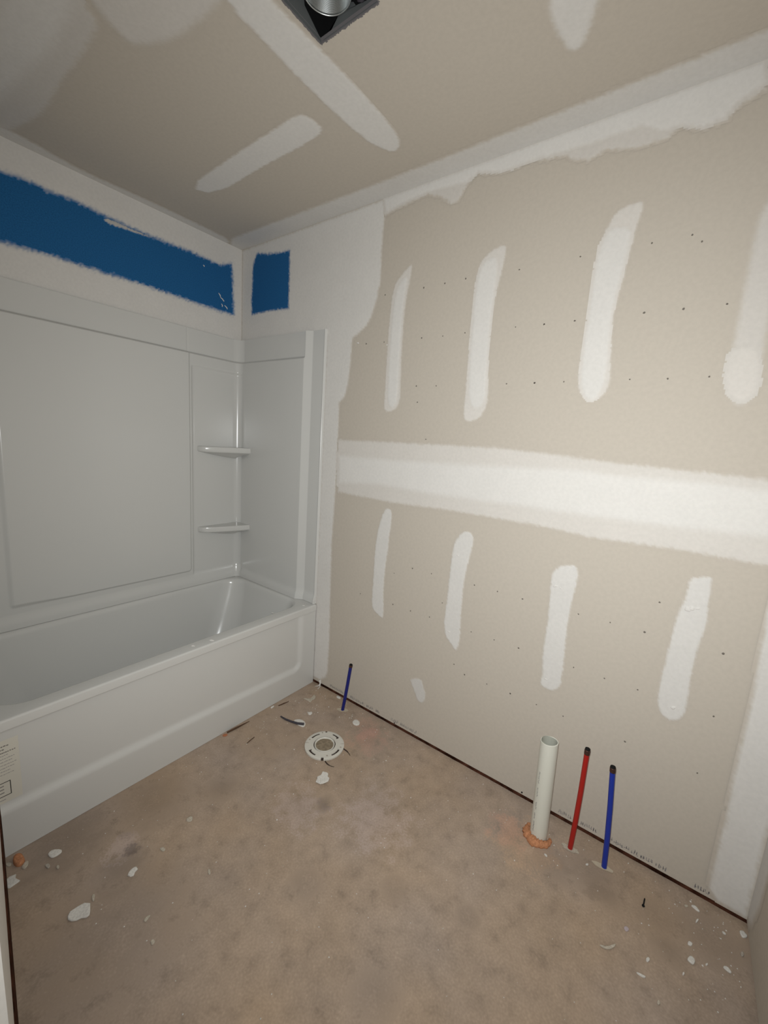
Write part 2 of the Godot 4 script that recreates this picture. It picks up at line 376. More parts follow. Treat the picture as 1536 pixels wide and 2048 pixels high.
func std(albedo: Color, rough := 0.9, spec := 0.35) -> StandardMaterial3D:
	var m := StandardMaterial3D.new()
	m.albedo_color = albedo.linear_to_srgb()
	m.roughness = rough
	m.metallic_specular = spec
	return m

func noise_tex(freq: float, lo: float, hi: float, octaves := 4, side := 512, s := 3) -> NoiseTexture2D:
	var n := FastNoiseLite.new()
	n.seed = s
	n.noise_type = FastNoiseLite.TYPE_SIMPLEX_SMOOTH
	n.frequency = freq
	n.fractal_octaves = octaves
	var g := Gradient.new()
	g.set_color(0, Color(lo, lo, lo)); g.set_color(1, Color(hi, hi, hi))
	var t := NoiseTexture2D.new()
	t.width = side; t.height = side
	t.seamless = true
	t.noise = n
	t.color_ramp = g
	return t

func tri(m: StandardMaterial3D, tex: Texture2D, scale: float) -> StandardMaterial3D:
	m.albedo_texture = tex
	m.uv1_triplanar = true
	m.uv1_world_triplanar = true
	m.uv1_scale = Vector3.ONE * scale
	return m

func materials() -> void:
	var fine := noise_tex(0.05, 0.968, 1.0, 4, 512, 11)
	var speck := noise_tex(0.09, 0.85, 1.0, 3, 512, 12)
	mat.paper = tri(std(PAPER, 0.92, 0.3), fine, 2.2)
	mat.mud = tri(std(Color.WHITE, 0.8, 0.3), fine, 2.2)
	mat.mud.vertex_color_use_as_albedo = true
	mat.blue = tri(std(BLUE, 0.85, 0.3), speck, 3.0)
	mat.plain_mud = tri(std(MUD, 0.85, 0.3), fine, 2.2)
	mat.white = std(Color(0.585, 0.58, 0.56), 0.2, 0.5)
	mat.white.heightmap_enabled = false
	mat.rim = mat.white
	mat.bulk = std(Color(0.2, 0.17, 0.14), 0.95)
	mat.sill = tri(std(Color(0.13, 0.052, 0.032), 0.95, 0.1), noise_tex(0.012, 0.35, 1.0, 4, 512, 21), 2.5)
	mat.dimple = std(Color(0.16, 0.14, 0.12), 0.9)
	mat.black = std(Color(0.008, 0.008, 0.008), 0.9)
	mat.print = std(Color(0.27, 0.25, 0.245), 0.9)
	mat.pex_blue = std(Color(0.008, 0.03, 0.30), 0.35, 0.5)
	mat.pex_navy = std(Color(0.006, 0.012, 0.16), 0.35, 0.5)
	mat.pex_red = std(Color(0.36, 0.012, 0.008), 0.35, 0.5)
	mat.copper = std(Color(0.10, 0.055, 0.045), 0.4)
	mat.copper.metallic = 0.7
	mat.pvc = std(Color(0.66, 0.655, 0.58), 0.35, 0.5)
	mat.pvc_in = std(Color(0.42, 0.42, 0.36), 0.5, 0.4)
	mat.foam = tri(std(Color(0.72, 0.33, 0.17), 0.95, 0.2), noise_tex(0.06, 0.7, 1.0, 3, 256, 31), 8.0)
	mat.cream = std(Color(0.50, 0.43, 0.33), 0.9)
	mat.flange = std(Color(0.62, 0.595, 0.535), 0.4, 0.5)
	mat.knock = tri(std(Color(0.33, 0.265, 0.185), 0.8), noise_tex(0.03, 0.75, 1.0, 3, 256, 41), 6.0)
	mat.gap = std(Color(0.045, 0.03, 0.024), 0.95)  # slab cracks, and the painted shade under the flange slots
	mat.metal = std(Color(0.14, 0.15, 0.152), 0.5)
	mat.metal.metallic = 0.2
	mat.shiny = std(Color(0.62, 0.65, 0.655), 0.36)
	mat.shiny.metallic = 1.0
	mat.torn = std(Color(0.15, 0.14, 0.145), 0.95)
	mat.strip = std(Color(0.055, 0.05, 0.06), 0.6)
	mat.twig = std(Color(0.09, 0.05, 0.03), 0.9)
	mat.chip = tri(std(Color(0.78, 0.75, 0.70), 0.95, 0.2), noise_tex(0.05, 0.86, 1.0, 4, 256, 51), 10.0)
	mat.chip_tan = tri(std(Color(0.60, 0.535, 0.44), 0.95, 0.2), noise_tex(0.05, 0.8, 1.0, 4, 256, 52), 10.0)
	mat.chip_grey = tri(std(Color(0.52, 0.465, 0.40), 0.95, 0.2), noise_tex(0.05, 0.8, 1.0, 4, 256, 53), 10.0)
	mat.chip_lilac = std(Color(0.47, 0.40, 0.42), 0.95, 0.2)
	mat.clay = std(Color(0.42, 0.17, 0.09), 0.95, 0.2)

# ---------------------------------------------------------------- the slab
func slab_texture() -> ImageTexture:
	var w := 1400
	var h := 900
	var im := Image.create(w, h, false, Image.FORMAT_RGB8)
	var a := FastNoiseLite.new()
	a.seed = 5; a.frequency = 0.006; a.fractal_octaves = 4
	var b := FastNoiseLite.new()
	b.seed = 6; b.frequency = 0.03; b.fractal_octaves = 4
	var c := FastNoiseLite.new()
	c.seed = 7; c.frequency = 0.25; c.fractal_octaves = 2
	var d := FastNoiseLite.new()
	d.seed = 9; d.frequency = 0.004; d.fractal_octaves = 3
	# stains of their own: x, z, radius, strength, tint
	var stains := [
		[1.345, 0.522, 0.035, -0.16, 0], [1.358, 0.548, 0.035, -0.20, 0], [0.996, 1.080, 0.030, -0.40, 0], [0.97, 1.10, 0.06, 0.22, 1], [1.04, 1.12, 0.08, -0.18, 0],
		[1.21, 0.10, 0.10, 0.02, 2], [1.27, 0.16, 0.11, 0.0, 2], [2.02, 0.19, 0.13, 0.02, 3], [1.95, 0.17, 0.08, 0.0, 2], [2.23, 0.15, 0.09, -0.14, 0], [2.28, 0.19, 0.06, -0.16, 0],
		[2.12, 0.20, 0.07, -0.12, 0], [1.96, 0.54, 0.04, -0.16, 0], [1.75, 0.62, 0.05, -0.13, 0], [1.52, 0.78, 0.06, -0.12, 0], [1.85, 0.85, 0.07, -0.10, 0],
		[1.25, 0.335, 0.05, -0.10, 0], [1.29, 0.62, 0.12, 0.05, 1], [1.55, 0.45, 0.16, 0.07, 1], [0.85, 0.95, 0.14, -0.16, 0], [0.80, 1.2, 0.16, -0.22, 0], [1.0, 0.75, 0.07, -0.14, 0],
		[0.9, 0.42, 0.16, -0.06, 0], [2.42, 0.16, 0.07, -0.10, 0], [2.55, 0.12, 0.10, -0.12, 0], [2.45, 0.24, 0.05, -0.14, 0], [1.2, 1.2, 0.2, -0.10, 0]]
	var bytes := PackedByteArray()
	bytes.resize(w * h * 3)
	for j in h:
		for i in w:
			var va := a.get_noise_2d(i, j)
			var vb := b.get_noise_2d(i, j)
			var vc := c.get_noise_2d(i, j)
			var vd := d.get_noise_2d(i, j)
			var t := 1.0 + 0.10 * va + 0.13 * vb + 0.13 * vc
			if vb < -0.30: t -= 0.25 * (-0.30 - vb)
			if vc > 0.52: t += 0.35 * (vc - 0.52)
			var r := 0.392 * t * (1.0 + 0.05 * vd)
			var g := 0.302 * t
			var l := 0.231 * t * (1.0 - 0.10 * vd)
			var o := (j * w + i) * 3
			var x := -0.15 + 2.95 * i / w
			var z := -0.15 + 1.9 * j / h
			for s in stains:
				var dx: float = x - s[0]
				var dz: float = z - s[1]
				var rr: float = s[2]
				if absf(dx) < rr and absf(dz) < rr:
					var k := 1.0 - sqrt(dx * dx + dz * dz) / rr + 0.8 * vb + 0.5 * vc + 0.3 * va
					k = smoothstep(0.0, 0.7, k)
					var q: float = 1.0 + k * s[3]
					r *= q; g *= q; l *= q
					match s[4]:
						1:
							r *= 1.0 - 0.02 * k; l *= 1.0 + 0.10 * k
						2:
							r *= 1.0 + 0.05 * k; g *= 1.0 - 0.05 * k; l *= 1.0 - 0.05 * k
						3:
							r *= 1.0 + 0.06 * k; l *= 1.0 - 0.06 * k
			bytes[o] = int(clampf(255.0 * pow(clampf(r, 0.0, 1.0), 1.0 / 2.2), 0, 255))
			bytes[o + 1] = int(clampf(255.0 * pow(clampf(g, 0.0, 1.0), 1.0 / 2.2), 0, 255))
			bytes[o + 2] = int(clampf(255.0 * pow(clampf(l, 0.0, 1.0), 1.0 / 2.2), 0, 255))
	im = Image.create_from_data(w, h, false, Image.FORMAT_RGB8, bytes)
	return ImageTexture.create_from_image(im)

func slab() -> void:
	var m := StandardMaterial3D.new()
	m.albedo_texture = slab_texture()
	m.roughness = 0.85
	m.metallic_specular = 0.3
	# gently uneven top, slab 10 cm thick
	var x0 := -0.15; var x1 := 2.80; var z0 := -0.15; var z1 := 3.3
	var nu := 240
	var nv := 280
	var arr := []
	arr.resize(Mesh.ARRAY_MAX)
	var vs := PackedVector3Array(); var uv := PackedVector2Array(); var ix := PackedInt32Array(); var ns := PackedVector3Array()
	for j in nv + 1:
		for i in nu + 1:
			var x := lerpf(x0, x1, float(i) / nu)
			var z := lerpf(z0, z1, float(j) / nv)
			var y := -0.0012 + 0.0010 * nz.get_noise_2d(x * 14.0, z * 14.0)
			for pit in [[1.352, 0.535, 0.035, 0.004], [0.996, 1.080, 0.022, 0.006], [1.96, 0.54, 0.02, 0.002], [1.33, 0.515, 0.02, 0.003]]:
				var k: float = 1.0 - Vector2(x - pit[0], z - pit[1]).length() / pit[2]
				if k > 0.0: y -= pit[3] * smoothstep(0.0, 0.6, k)
			vs.append(Vector3(x, y, z))
			uv.append(Vector2((x + 0.15) / 2.95, (z + 0.15) / 1.9))
	for j in nv:
		for i in nu:
			var a := j * (nu + 1) + i
			ix.append_array(PackedInt32Array([a, a + 1, a + nu + 1, a + 1, a + nu + 2, a + nu + 1]))
	var base := vs.size()
	for k in [[x0, z0], [x1, z0], [x1, z1], [x0, z1]]:
		vs.append(Vector3(k[0], -0.1, k[1])); uv.append(Vector2.ZERO)
	ix.append_array(PackedInt32Array([base, base + 2, base + 1, base, base + 3, base + 2]))
	var mm := indexed(vs, ix)
	arr = mm.surface_get_arrays(0)
	arr[Mesh.ARRAY_TEX_UV] = uv
	var out := ArrayMesh.new()
	out.add_surface_from_arrays(Mesh.PRIMITIVE_TRIANGLES, arr)
	var fl := put("floor", out, m)
	tag(fl, "bare brown grey concrete slab with stains and plaster litter", "floor", "", "structure")
	# the broken ring of an old knock-out beside the flange
	for c in [CRACK_A, CRACK_B]:
		var path := []
		var rad := []
		for i in range(0, c.size(), 2):
			path.append(Vector3(c[i], 0.0004, c[i + 1]))
			rad.append(0.0026 if i < c.size() - 4 else 0.0012)
		put("slab_crack", tube(path, rad, 6), mat.gap, fl)

const CRACK_A := [1.2198, 0.2781, 1.2408, 0.2788, 1.2569, 0.2836, 1.2686, 0.2889]
const CRACK_B := [1.2093, 0.3865, 1.2278, 0.3909, 1.2436, 0.3902, 1.2599, 0.3831]

# ---------------------------------------------------------------- room shell
# printing on the paper edge of the board, too worn to read: short strokes in rows
func worn_print(parent: Node, runs: Array, y: float) -> void:
	for r in runs:
		var st := stt()
		var x: float = r[0]
		while x < r[1] - 0.003:
			var wd := rng.randf_range(0.004, 0.0065)
			for k in rng.randi_range(2, 4):
				var a := x + rng.randf_range(0.0, wd * 0.7)
				var b := y + rng.randf_range(-0.008, 0.0)
				var tall := rng.randf() < 0.6
				var ex := 0.0019 if tall else wd * 0.8
				var ey := rng.randf_range(0.008, 0.013) if tall else 0.0024
				face(st, [Vector3(a, b, 0.0005), Vector3(a + ex, b, 0.0005), Vector3(a + ex, b + ey, 0.0005), Vector3(a, b + ey, 0.0005)], Vector3.BACK)
			x += wd + 0.002
		put("printed_lettering", done(st), mat.print, parent)

func ceiling() -> void:
	var st := stt()
	var t := H + 0.013
	for r in [[-0.12, 1.317, -0.12, 3.3], [1.515, 2.80, -0.12, 3.3], [1.317, 1.515, -0.12, 0.660], [1.317, 1.515, 0.880, 3.3]]:
		box(st, Vector3(r[0], H, r[2]), Vector3(r[1], t, r[3]))
	var c := put("ceiling", done(st), mat.paper)
	tag(c, "grey papered drywall ceiling with white taped joints", "ceiling", "", "structure")
	put("ceiling_backing", box_mesh(Vector3(-0.12, H + 0.30, -0.12), Vector3(2.80, H + 0.34, 3.3)), mat.bulk, c)
	var lim := Rect2(0.0, 0.0, W, 1.9)
	mud(c, "corner_tape", "ceiling", [-0.05, -0.05, W + 0.05, -0.05, W + 0.05, 0.106, 1.9, 0.106, 1.3, 0.105, 0.585, 0.116, 0.3, 0.122, 0.0, 0.125], {"feather": 0.02, "rag": 0.007, "over": MUD * 0.94, "within": lim, "cell": 0.008})
	mud(c, "corner_tape", "ceiling", [-0.05, 0.08, 0.062, 0.10, 0.064, 0.3, 0.062, 0.54, 0.052, 0.64, 0.042, 0.80, 0.057, 0.89, 0.083, 1.02, 0.09, 1.36, -0.05, 1.36], {"feather": 0.02, "rag": 0.008, "over": MUD * 0.94, "within": lim, "cell": 0.008, "lift": 0.0006})
	mud(c, "compound_strip", "ceiling", C1, {"feather": 0.010, "rag": 0.004, "over": MUD * 0.98, "within": Rect2(0, 0, 1.3165, 1.9)})
	mud(c, "compound_strip", "ceiling", C2, {"feather": 0.010, "rag": 0.004})
	mud(c, "compound_patch", "ceiling", C3, {"feather": 0.03, "rag": 0.006, "over": MID})
	mud(c, "compound_patch", "ceiling", C4, {"feather": 0.02, "rag": 0.008, "over": MID * 0.96, "lift": 0.0005})
	mud(c, "compound_patch", "ceiling", C4I, {"feather": 0.05, "rag": 0.008, "under": MID * 0.96, "over": MUD * 0.95, "lift": 0.0018})
	mud(c, "compound_patch", "ceiling", C5, {"feather": 0.02, "rag": 0.004, "over": MUD * 0.97})
	# torn paper round the cut-out
	st = stt()
	var edge := func(a: Vector2, b: Vector2, out: Vector2) -> void:
		var n := 26
		for i in n:
			var p := a.lerp(b, float(i) / n)
			var q := a.lerp(b, float(i + 1) / n)
			var d1 := rng.randf_range(0.001, 0.006)
			var d2 := rng.randf_range(0.001, 0.006)
			var y := H - 0.0008
			face(st, [Vector3(p.x, y, p.y), Vector3(q.x, y, q.y), Vector3(q.x + out.x * d2, y, q.y + out.y * d2), Vector3(p.x + out.x * d1, y, p.y + out.y * d1)], Vector3.DOWN)
			face(st, [Vector3(p.x, y, p.y), Vector3(q.x, y, q.y), Vector3(q.x - out.x * 0.003, y + 0.012, q.y - out.y * 0.003), Vector3(p.x - out.x * 0.003, y + 0.012, p.y - out.y * 0.003)], Vector3.DOWN)
	edge.call(Vector2(1.317, 0.660), Vector2(1.515, 0.660), Vector2(0, -1))
	edge.call(Vector2(1.317, 0.660), Vector2(1.317, 0.880), Vector2(-0.6, 0))
	edge.call(Vector2(1.515, 0.660), Vector2(1.515, 0.880), Vector2(1, 0))
	put("torn_paper_edge", done(st), mat.torn, c)

func back_wall() -> void:
	# board hung 12 mm off the floor in front of studs and a bottom plate
	var w := put("wall_back", box_mesh(Vector3(0.42, 0.0155, -0.0127), Vector3(W + 0.1, H, 0.0)), mat.paper)
	tag(w, "taped grey drywall wall with rows of white compound strips", "wall", "", "structure")
	put("moisture_board", box_mesh(Vector3(-0.1, 0.0155, -0.0127), Vector3(0.42, H, 0.0)), mat.blue, w)
	put("sill_plate", box_mesh(Vector3(-0.1, -0.006, -0.10), Vector3(W + 0.1, 0.0152, -0.0025), 0.0), mat.sill, w)
	put("stud_bay", box_mesh(Vector3(-0.1, 0.0153, -0.10), Vector3(W + 0.1, H + 0.3, -0.0137)), mat.bulk, w)
	var lim := Rect2(0.0, 0.016, W, H - 0.016)
	var side := {"feather": 0.012, "rag": 0.004, "cell": 0.008, "hole": HOLEB, "hole_feather": 0.012, "within": lim, "soft": false}
	mud(w, "compound_field", "back", SIDE, side)
	mud(w, "ceiling_tape", "back", TOPB, {"feather": 0.010, "rag": 0.006, "over": MID * 1.02, "within": lim, "lift": 0.0012, "soft": false})
	mud(w, "ceiling_tape", "back", TOPBI, {"feather": 0.012, "rag": 0.004, "over": MUD, "under": MID * 1.02, "within": lim, "lift": 0.0026, "soft": false})
	mud(w, "seam_tape", "back", SEAM, {"feather": 0.014, "rag": 0.005, "over": MID * 1.06, "within": lim, "lift": 0.0008, "soft": false})
	mud(w, "seam_tape", "back", SEAMI, {"feather": 0.03, "rag": 0.005, "over": MUD * 1.03, "under": MID * 1.06, "within": lim, "lift": 0.0022, "thick": 0.0016, "soft": false})
	mud(w, "corner_tape", "back", CORNER, {"feather": 0.012, "rag": 0.004, "over": MUD * 0.97, "within": lim, "cell": 0.008, "lift": 0.0036, "soft": false})
	for s in [[U1, U1I], [U2, U2I], [U3, U3I], [U4, U4I]]:
		var o := mud(w, "compound_strip", "back", s[0], {"feather": 0.008 if s[0] != U4 else 0.02, "rag": 0.003, "over": MID * (1.07 if s[0] != U4 else 1.0), "thick": 0.0008, "cell": 0.005, "within": lim})
		mud(o, "second_coat", "back", s[1], {"feather": 0.012, "rag": 0.003, "under": MID * (1.07 if s[0] != U4 else 1.0), "over": MUD if s[0] != U4 else MID * 1.06, "lift": 0.0014, "cell": 0.005, "within": lim})
	for s in [L1, L2, L3, L4, L5]:
		mud(w, "compound_strip", "back", s, {"feather": 0.007, "rag": 0.003, "over": MUD * (0.96 if s != L5 else 0.88), "cell": 0.005})
	var st := stt()
	for i in range(0, DIMPLES.size(), 2):
		dot(st, DIMPLES[i], DIMPLES[i + 1], rng.randf_range(0.0028, 0.0042), 0.0003)
	tag(put("screw_dimples", done(st), mat.dimple, w), "", "", "", "stuff")
	st = stt()
	for i in range(0, HOLES.size(), 2): dot(st, HOLES[i], HOLES[i + 1], 0.0045, 0.0006)
	tag(put("nail_holes", done(st), mat.black, w), "", "", "", "stuff")
	# blobs of thicker compound
	for b in [[1.959, 0.909, 0.008], [1.979, 0.906, 0.004], [2.352, 0.939, 0.010], [2.362, 0.944, 0.009], [2.376, 0.948, 0.006], [2.365, 0.605, 0.008], [1.972, 0.540, 0.005], [0.933, 1.847, 0.006], [1.107, 1.824, 0.004], [1.140, 0.932, 0.005], [1.558, 0.937, 0.005], [1.551, 0.589, 0.006]]:
		put("compound_blob", blob(Vector3(b[0], b[1], 0.0012), b[2]), mat.plain_mud, w)
	worn_print(w, [[0.861, 0.964], [1.011, 1.108], [1.124, 1.168], [1.184, 1.214], [1.283, 1.327], [1.339, 1.435], [2.082, 2.132], [2.162, 2.22], [2.264, 2.322], [2.329, 2.349], [2.357, 2.395], [2.401, 2.435], [2.509, 2.552]], 0.031)
	# ragged foot of the side tape, hanging to the floor
	put("compound_drip", tube([Vector3(0.785, 0.032, 0.002), Vector3(0.79, 0.015, 0.004), Vector3(0.787, 0.003, 0.012), Vector3(0.775, 0.002, 0.030)], [0.007, 0.005, 0.003, 0.001], 7), mat.plain_mud, w)
	put("compound_drip", tube([Vector3(0.79, 0.012, 0.005), Vector3(0.80, 0.003, 0.016), Vector3(0.802, 0.001, 0.036)], [0.004, 0.002, 0.001], 7), mat.plain_mud, w)

func dot(st: SurfaceTool, u: float, v: float, r: float, h: float) -> void:
	var pts := []
	for k in 7: pts.append(Vector3(u + cos(TAU * k / 7.0) * r * rng.randf_range(0.6, 1.1), v + sin(TAU * k / 7.0) * r * rng.randf_range(0.6, 1.1), h))
	face(st, pts, Vector3.BACK)

func blob(at: Vector3, r: float) -> ArrayMesh:
	var rows := []
	for j in 6:
		var f := PI * 0.5 * j / 5.0
		var row := []
		for i in 12:
			var a := TAU * i / 12.0
			var rr := r * cos(f) * (1.0 + 0.3 * sin(a * 2.0 + at.x * 90.0) + 0.15 * sin(a * 3.0 + at.y * 50.0))
			row.append(at + Vector3(cos(a) * rr, sin(a) * rr * 0.7, sin(f) * r * 0.35))
		rows.append(row)
	return loft(rows, true)

func left_wall() -> void:
	var w := put("wall_left", box_mesh(Vector3(-0.0127, 0.012, 0.0), Vector3(0.0, H, 1.36)), mat.blue)
	tag(w, "blue moisture board wall above the tub with white tape borders", "wall", "", "structure")
	put("stud_bay", box_mesh(Vector3(-0.11, 0.0, -0.1), Vector3(-0.013, H + 0.3, 1.6)), mat.bulk, w)
	var lim := Rect2(0.0, 1.86, 1.3455, H - 1.86)
	mud(w, "compound_border", "left", [-0.05, 1.80, -0.05, H + 0.05, 1.40, H + 0.05, 1.40, 1.80], {"feather": 0.01, "rag": 0.006, "cell": 0.007, "hole": HOLEL, "hole_feather": 0.02, "within": lim, "soft": false, "over": MUD * 0.97})
	# smears and a gouge on the blue board
	for s in [[0.150, 2.160, 0.138, 2.140], [0.138, 2.140, 0.121, 2.129], [0.126, 2.132, 0.117, 2.124], [0.113, 2.105, 0.094, 2.089], [0.132, 2.108, 0.128, 2.092], [0.242, 2.274, 0.236, 2.267]]:
		put("compound_smear", tube([Vector3(0.001, s[1], s[0]), Vector3(0.0022, (s[1] + s[3]) * 0.5, (s[0] + s[2]) * 0.5 - 0.003), Vector3(0.001, s[3], s[2])], [0.0015, 0.003, 0.0015], 6), mat.plain_mud, w)
	mud(w, "compound_smear", "left", [0.72, 2.298, 0.70, 2.312, 0.60, 2.306, 0.52, 2.308, 0.50, 2.301, 0.56, 2.293, 0.64, 2.288, 0.685, 2.283, 0.71, 2.288], {"under": BLUE, "over": MUD * 0.75, "feather": 0.006, "rag": 0.004, "cell": 0.004})

func other_walls() -> void:
	var r := put("wall_right", box_mesh(Vector3(W, 0.012, 0.0), Vector3(W + 0.0127, H, 3.3)), mat.paper)
	tag(r, "grey drywall wall at the right edge with white corner tape", "wall", "", "structure")
	put("stud_bay", box_mesh(Vector3(W + 0.0128, 0.0, -0.1), Vector3(W + 0.11, H + 0.3, 3.3)), mat.bulk, r)
	mud(r, "corner_tape", "right", [-0.05, 0.02, -0.05, H + 0.05, 0.10, H + 0.05, 0.105, 1.8, 0.10, 1.0, 0.095, 0.5, 0.10, 0.16, 0.07, 0.05, 0.03, 0.013], {"feather": 0.03, "rag": 0.006, "over": MUD * 0.95, "within": Rect2(0.0, 0.013, 1.0, H - 0.013), "cell": 0.008, "soft": false})
	var f := put("wall_front", prism(PackedVector2Array([Vector2(-0.1, 1.346), Vector2(0.737, 1.346), Vector2(1.70, 1.4928), Vector2(1.70, 1.62), Vector2(0.70, 1.47), Vector2(-0.1, 1.47)]), 0.012, H), mat.plain_mud)
	tag(f, "drywall wall at the left edge ending in a white door jamb", "wall", "", "structure")
	put("sill_plate", prism(PackedVector2Array([Vector2(-0.1, 1.35), Vector2(0.737, 1.350), Vector2(1.69, 1.496), Vector2(1.69, 1.61), Vector2(0.70, 1.46), Vector2(-0.1, 1.46)]), 0.0, 0.011), mat.sill, f)
	put("dark_band_strip", prism(PackedVector2Array([Vector2(0.738, 1.3435), Vector2(1.694, 1.4895), Vector2(1.694, 1.498), Vector2(0.738, 1.352)]), -0.002, 0.30), mat.sill, f)  # added dark strip standing in for the grazing-lit shade along this wall
	put("door_header", box_mesh(Vector3(1.70, 2.06, 1.50), Vector3(W, H, 1.62)), mat.paper, f)
	var hw := put("wall_hall", box_mesh(Vector3(0.55, 0.0, 3.2), Vector3(2.80, H, 3.3)), mat.paper)
	tag(hw, "grey drywall wall of the hall behind the doorway", "wall", "", "structure")
	var hl := put("wall_hall_left", box_mesh(Vector3(0.55, 0.0, 1.44), Vector3(0.65, H, 3.3)), mat.paper)
	tag(hl, "grey drywall side wall of the hall behind the doorway", "wall", "", "structure")

# ---------------------------------------------------------------- bathtub
func ring(x0: float, x1: float, z0: float, z1: float, r: float, y: float) -> Array:
	var out := []
	var n := 14
	for q in 4:
		var cx := x1 - r if q in [0, 3] else x0 + r
		var cz := z1 - r if q in [0, 1] else z0 + r
		for i in n:
			var a := PI * 0.5 * (q + float(i) / (n - 1))
			out.append(Vector3(cx + cos(a) * r, y, cz + sin(a) * r))
	return out

func rrect(p: Vector2, lo: Vector2, hi: Vector2, r: float) -> float:   # positive inside
	var c := (lo + hi) * 0.5
	var d := (p - c).abs() - (hi - lo) * 0.5 + Vector2.ONE * r
	return -(Vector2(maxf(d.x, 0), maxf(d.y, 0)).length() + minf(maxf(d.x, d.y), 0.0) - r)

func bathtub() -> void:
	var t := thing("bathtub")
	tag(t, "white alcove bathtub with a plain apron and dusty rim", "bathtub")
	var d := TUB_D
	var l := TUB_L - 0.002
	var rows := [
		ring(0.004, d, 0.004, l, 0.003, 0.440), ring(0.004, d, 0.004, l, 0.003, 0.466), ring(0.006, d - 0.002, 0.006, l - 0.002, 0.004, 0.471), ring(0.010, d - 0.006, 0.010, l - 0.006, 0.006, RIM),
		ring(0.040, 0.676, 0.046, 1.330, 0.105, RIM), ring(0.047, 0.669, 0.053, 1.328, 0.105, RIM - 0.003), ring(0.053, 0.663, 0.060, 1.326, 0.105, RIM - 0.012), ring(0.056, 0.659, 0.064, 1.322, 0.105, RIM - 0.028),
		ring(0.063, 0.652, 0.080, 1.312, 0.115, RIM - 0.10), ring(0.078, 0.640, 0.120, 1.29, 0.13, RIM - 0.22), ring(0.092, 0.625, 0.155, 1.26, 0.14, 0.15), ring(0.108, 0.608, 0.185, 1.17, 0.14, 0.115), ring(0.135, 0.580, 0.22, 1.13, 0.14, 0.100), ring(0.20, 0.52, 0.30, 1.04, 0.10, 0.096), ring(0.35, 0.37, 0.6, 0.62, 0.008, 0.095)]
	put("basin", loft(rows, true, true), mat.white, t)
	# apron: a shallow panel framed by a foot that swells out at the bottom and sides
	var nu := 170
	var nv := 60
	var grid := []
	for j in nv + 1:
		var row := []
		var y := 0.462 * j / nv
		for i in nu + 1:
			var z := 0.004 + (l - 0.004) * i / nu
			var s := rrect(Vector2(z, y), Vector2(0.100, 0.118 + 0.03 * z), Vector2(1.9, 0.9), 0.05)
			var x := d - 0.004 - 0.013 * smoothstep(-0.006, 0.022, s)
			if y > 0.43: x = lerpf(x, d - 0.001, smoothstep(0.43, 0.452, y))
			row.append(Vector3(x, y, z))
		grid.append(row)
	put("apron", loft(grid, false, false), mat.white, t)
	# paper label with worn print and an outlined box, cut by the wall end
	var im := Image.create(240, 840, false, Image.FORMAT_RGB8)
	im.fill(Color(0.80, 0.785, 0.745))
	var ink := Color(0.42, 0.40, 0.39)
	var yy := 70
	var ends := [150, 110, 205, 130, 190, 165, 205, 195, 150, 172]
	for k in ends.size():
		var x := 0
		while x < ends[k] - 10:
			var wd := rng.randi_range(8, 26)
			im.fill_rect(Rect2i(x, yy + rng.randi_range(0, 4), mini(wd, ends[k] - x), 9 + (4 if k < 3 else 0)), ink if k < 3 else ink.lightened(0.28))
			x += wd + rng.randi_range(3, 8)
		yy += 42
	im.fill_rect(Rect2i(0, 560, 130, 9), Color(0.14, 0.13, 0.12))
	im.fill_rect(Rect2i(122, 560, 9, 190), Color(0.14, 0.13, 0.12))
	im.fill_rect(Rect2i(0, 742, 130, 9), Color(0.14, 0.13, 0.12))
	for k in 3: im.fill_rect(Rect2i(0, 600 + 45 * k, 60, 14), ink.lightened(0.15))
	im.fill_rect(Rect2i(0, 790, 70, 10), ink.lightened(0.3))
	var lm := StandardMaterial3D.new()
	lm.albedo_texture = ImageTexture.create_from_image(im)
	lm.roughness = 0.7
	var st := SurfaceTool.new()
	st.begin(Mesh.PRIMITIVE_TRIANGLES)
	var q := [[1.342, 0.40, 0.0, 0.0], [1.285, 0.40, 1.0, 0.0], [1.285, 0.185, 1.0, 1.0], [1.342, 0.185, 0.0, 1.0]]
	for k in [0, 1, 2, 0, 2, 3]:
		st.set_uv(Vector2(q[k][2], q[k][3]))
		st.set_normal(Vector3.RIGHT)
		st.add_vertex(Vector3(0.7192, q[k][1], q[k][0]))
	tag(put("paper_label", st.commit(), lm, t), "pale paper label with grey print and an outlined box on the apron")
	# specks of dried compound on the rim
	for s in [[0.36, 0.19, 0.010], [0.25, 0.10, 0.006], [0.70, 0.07, 0.007], [0.66, 0.25, 0.005], [0.71, 0.62, 0.010], [0.70, 0.70, 0.008]]:
		var y0 := RIM if s[0] > 0.6 else RIM - 0.004
		var b := put("compound_speck", blob(Vector3.ZERO, s[2]), mat.plain_mud, t)
		b.rotation.x = -PI / 2
		b.position = Vector3(s[0] if s[0] > 0.6 else 0.25, y0, s[1] if s[0] > 0.6 else 0.045)

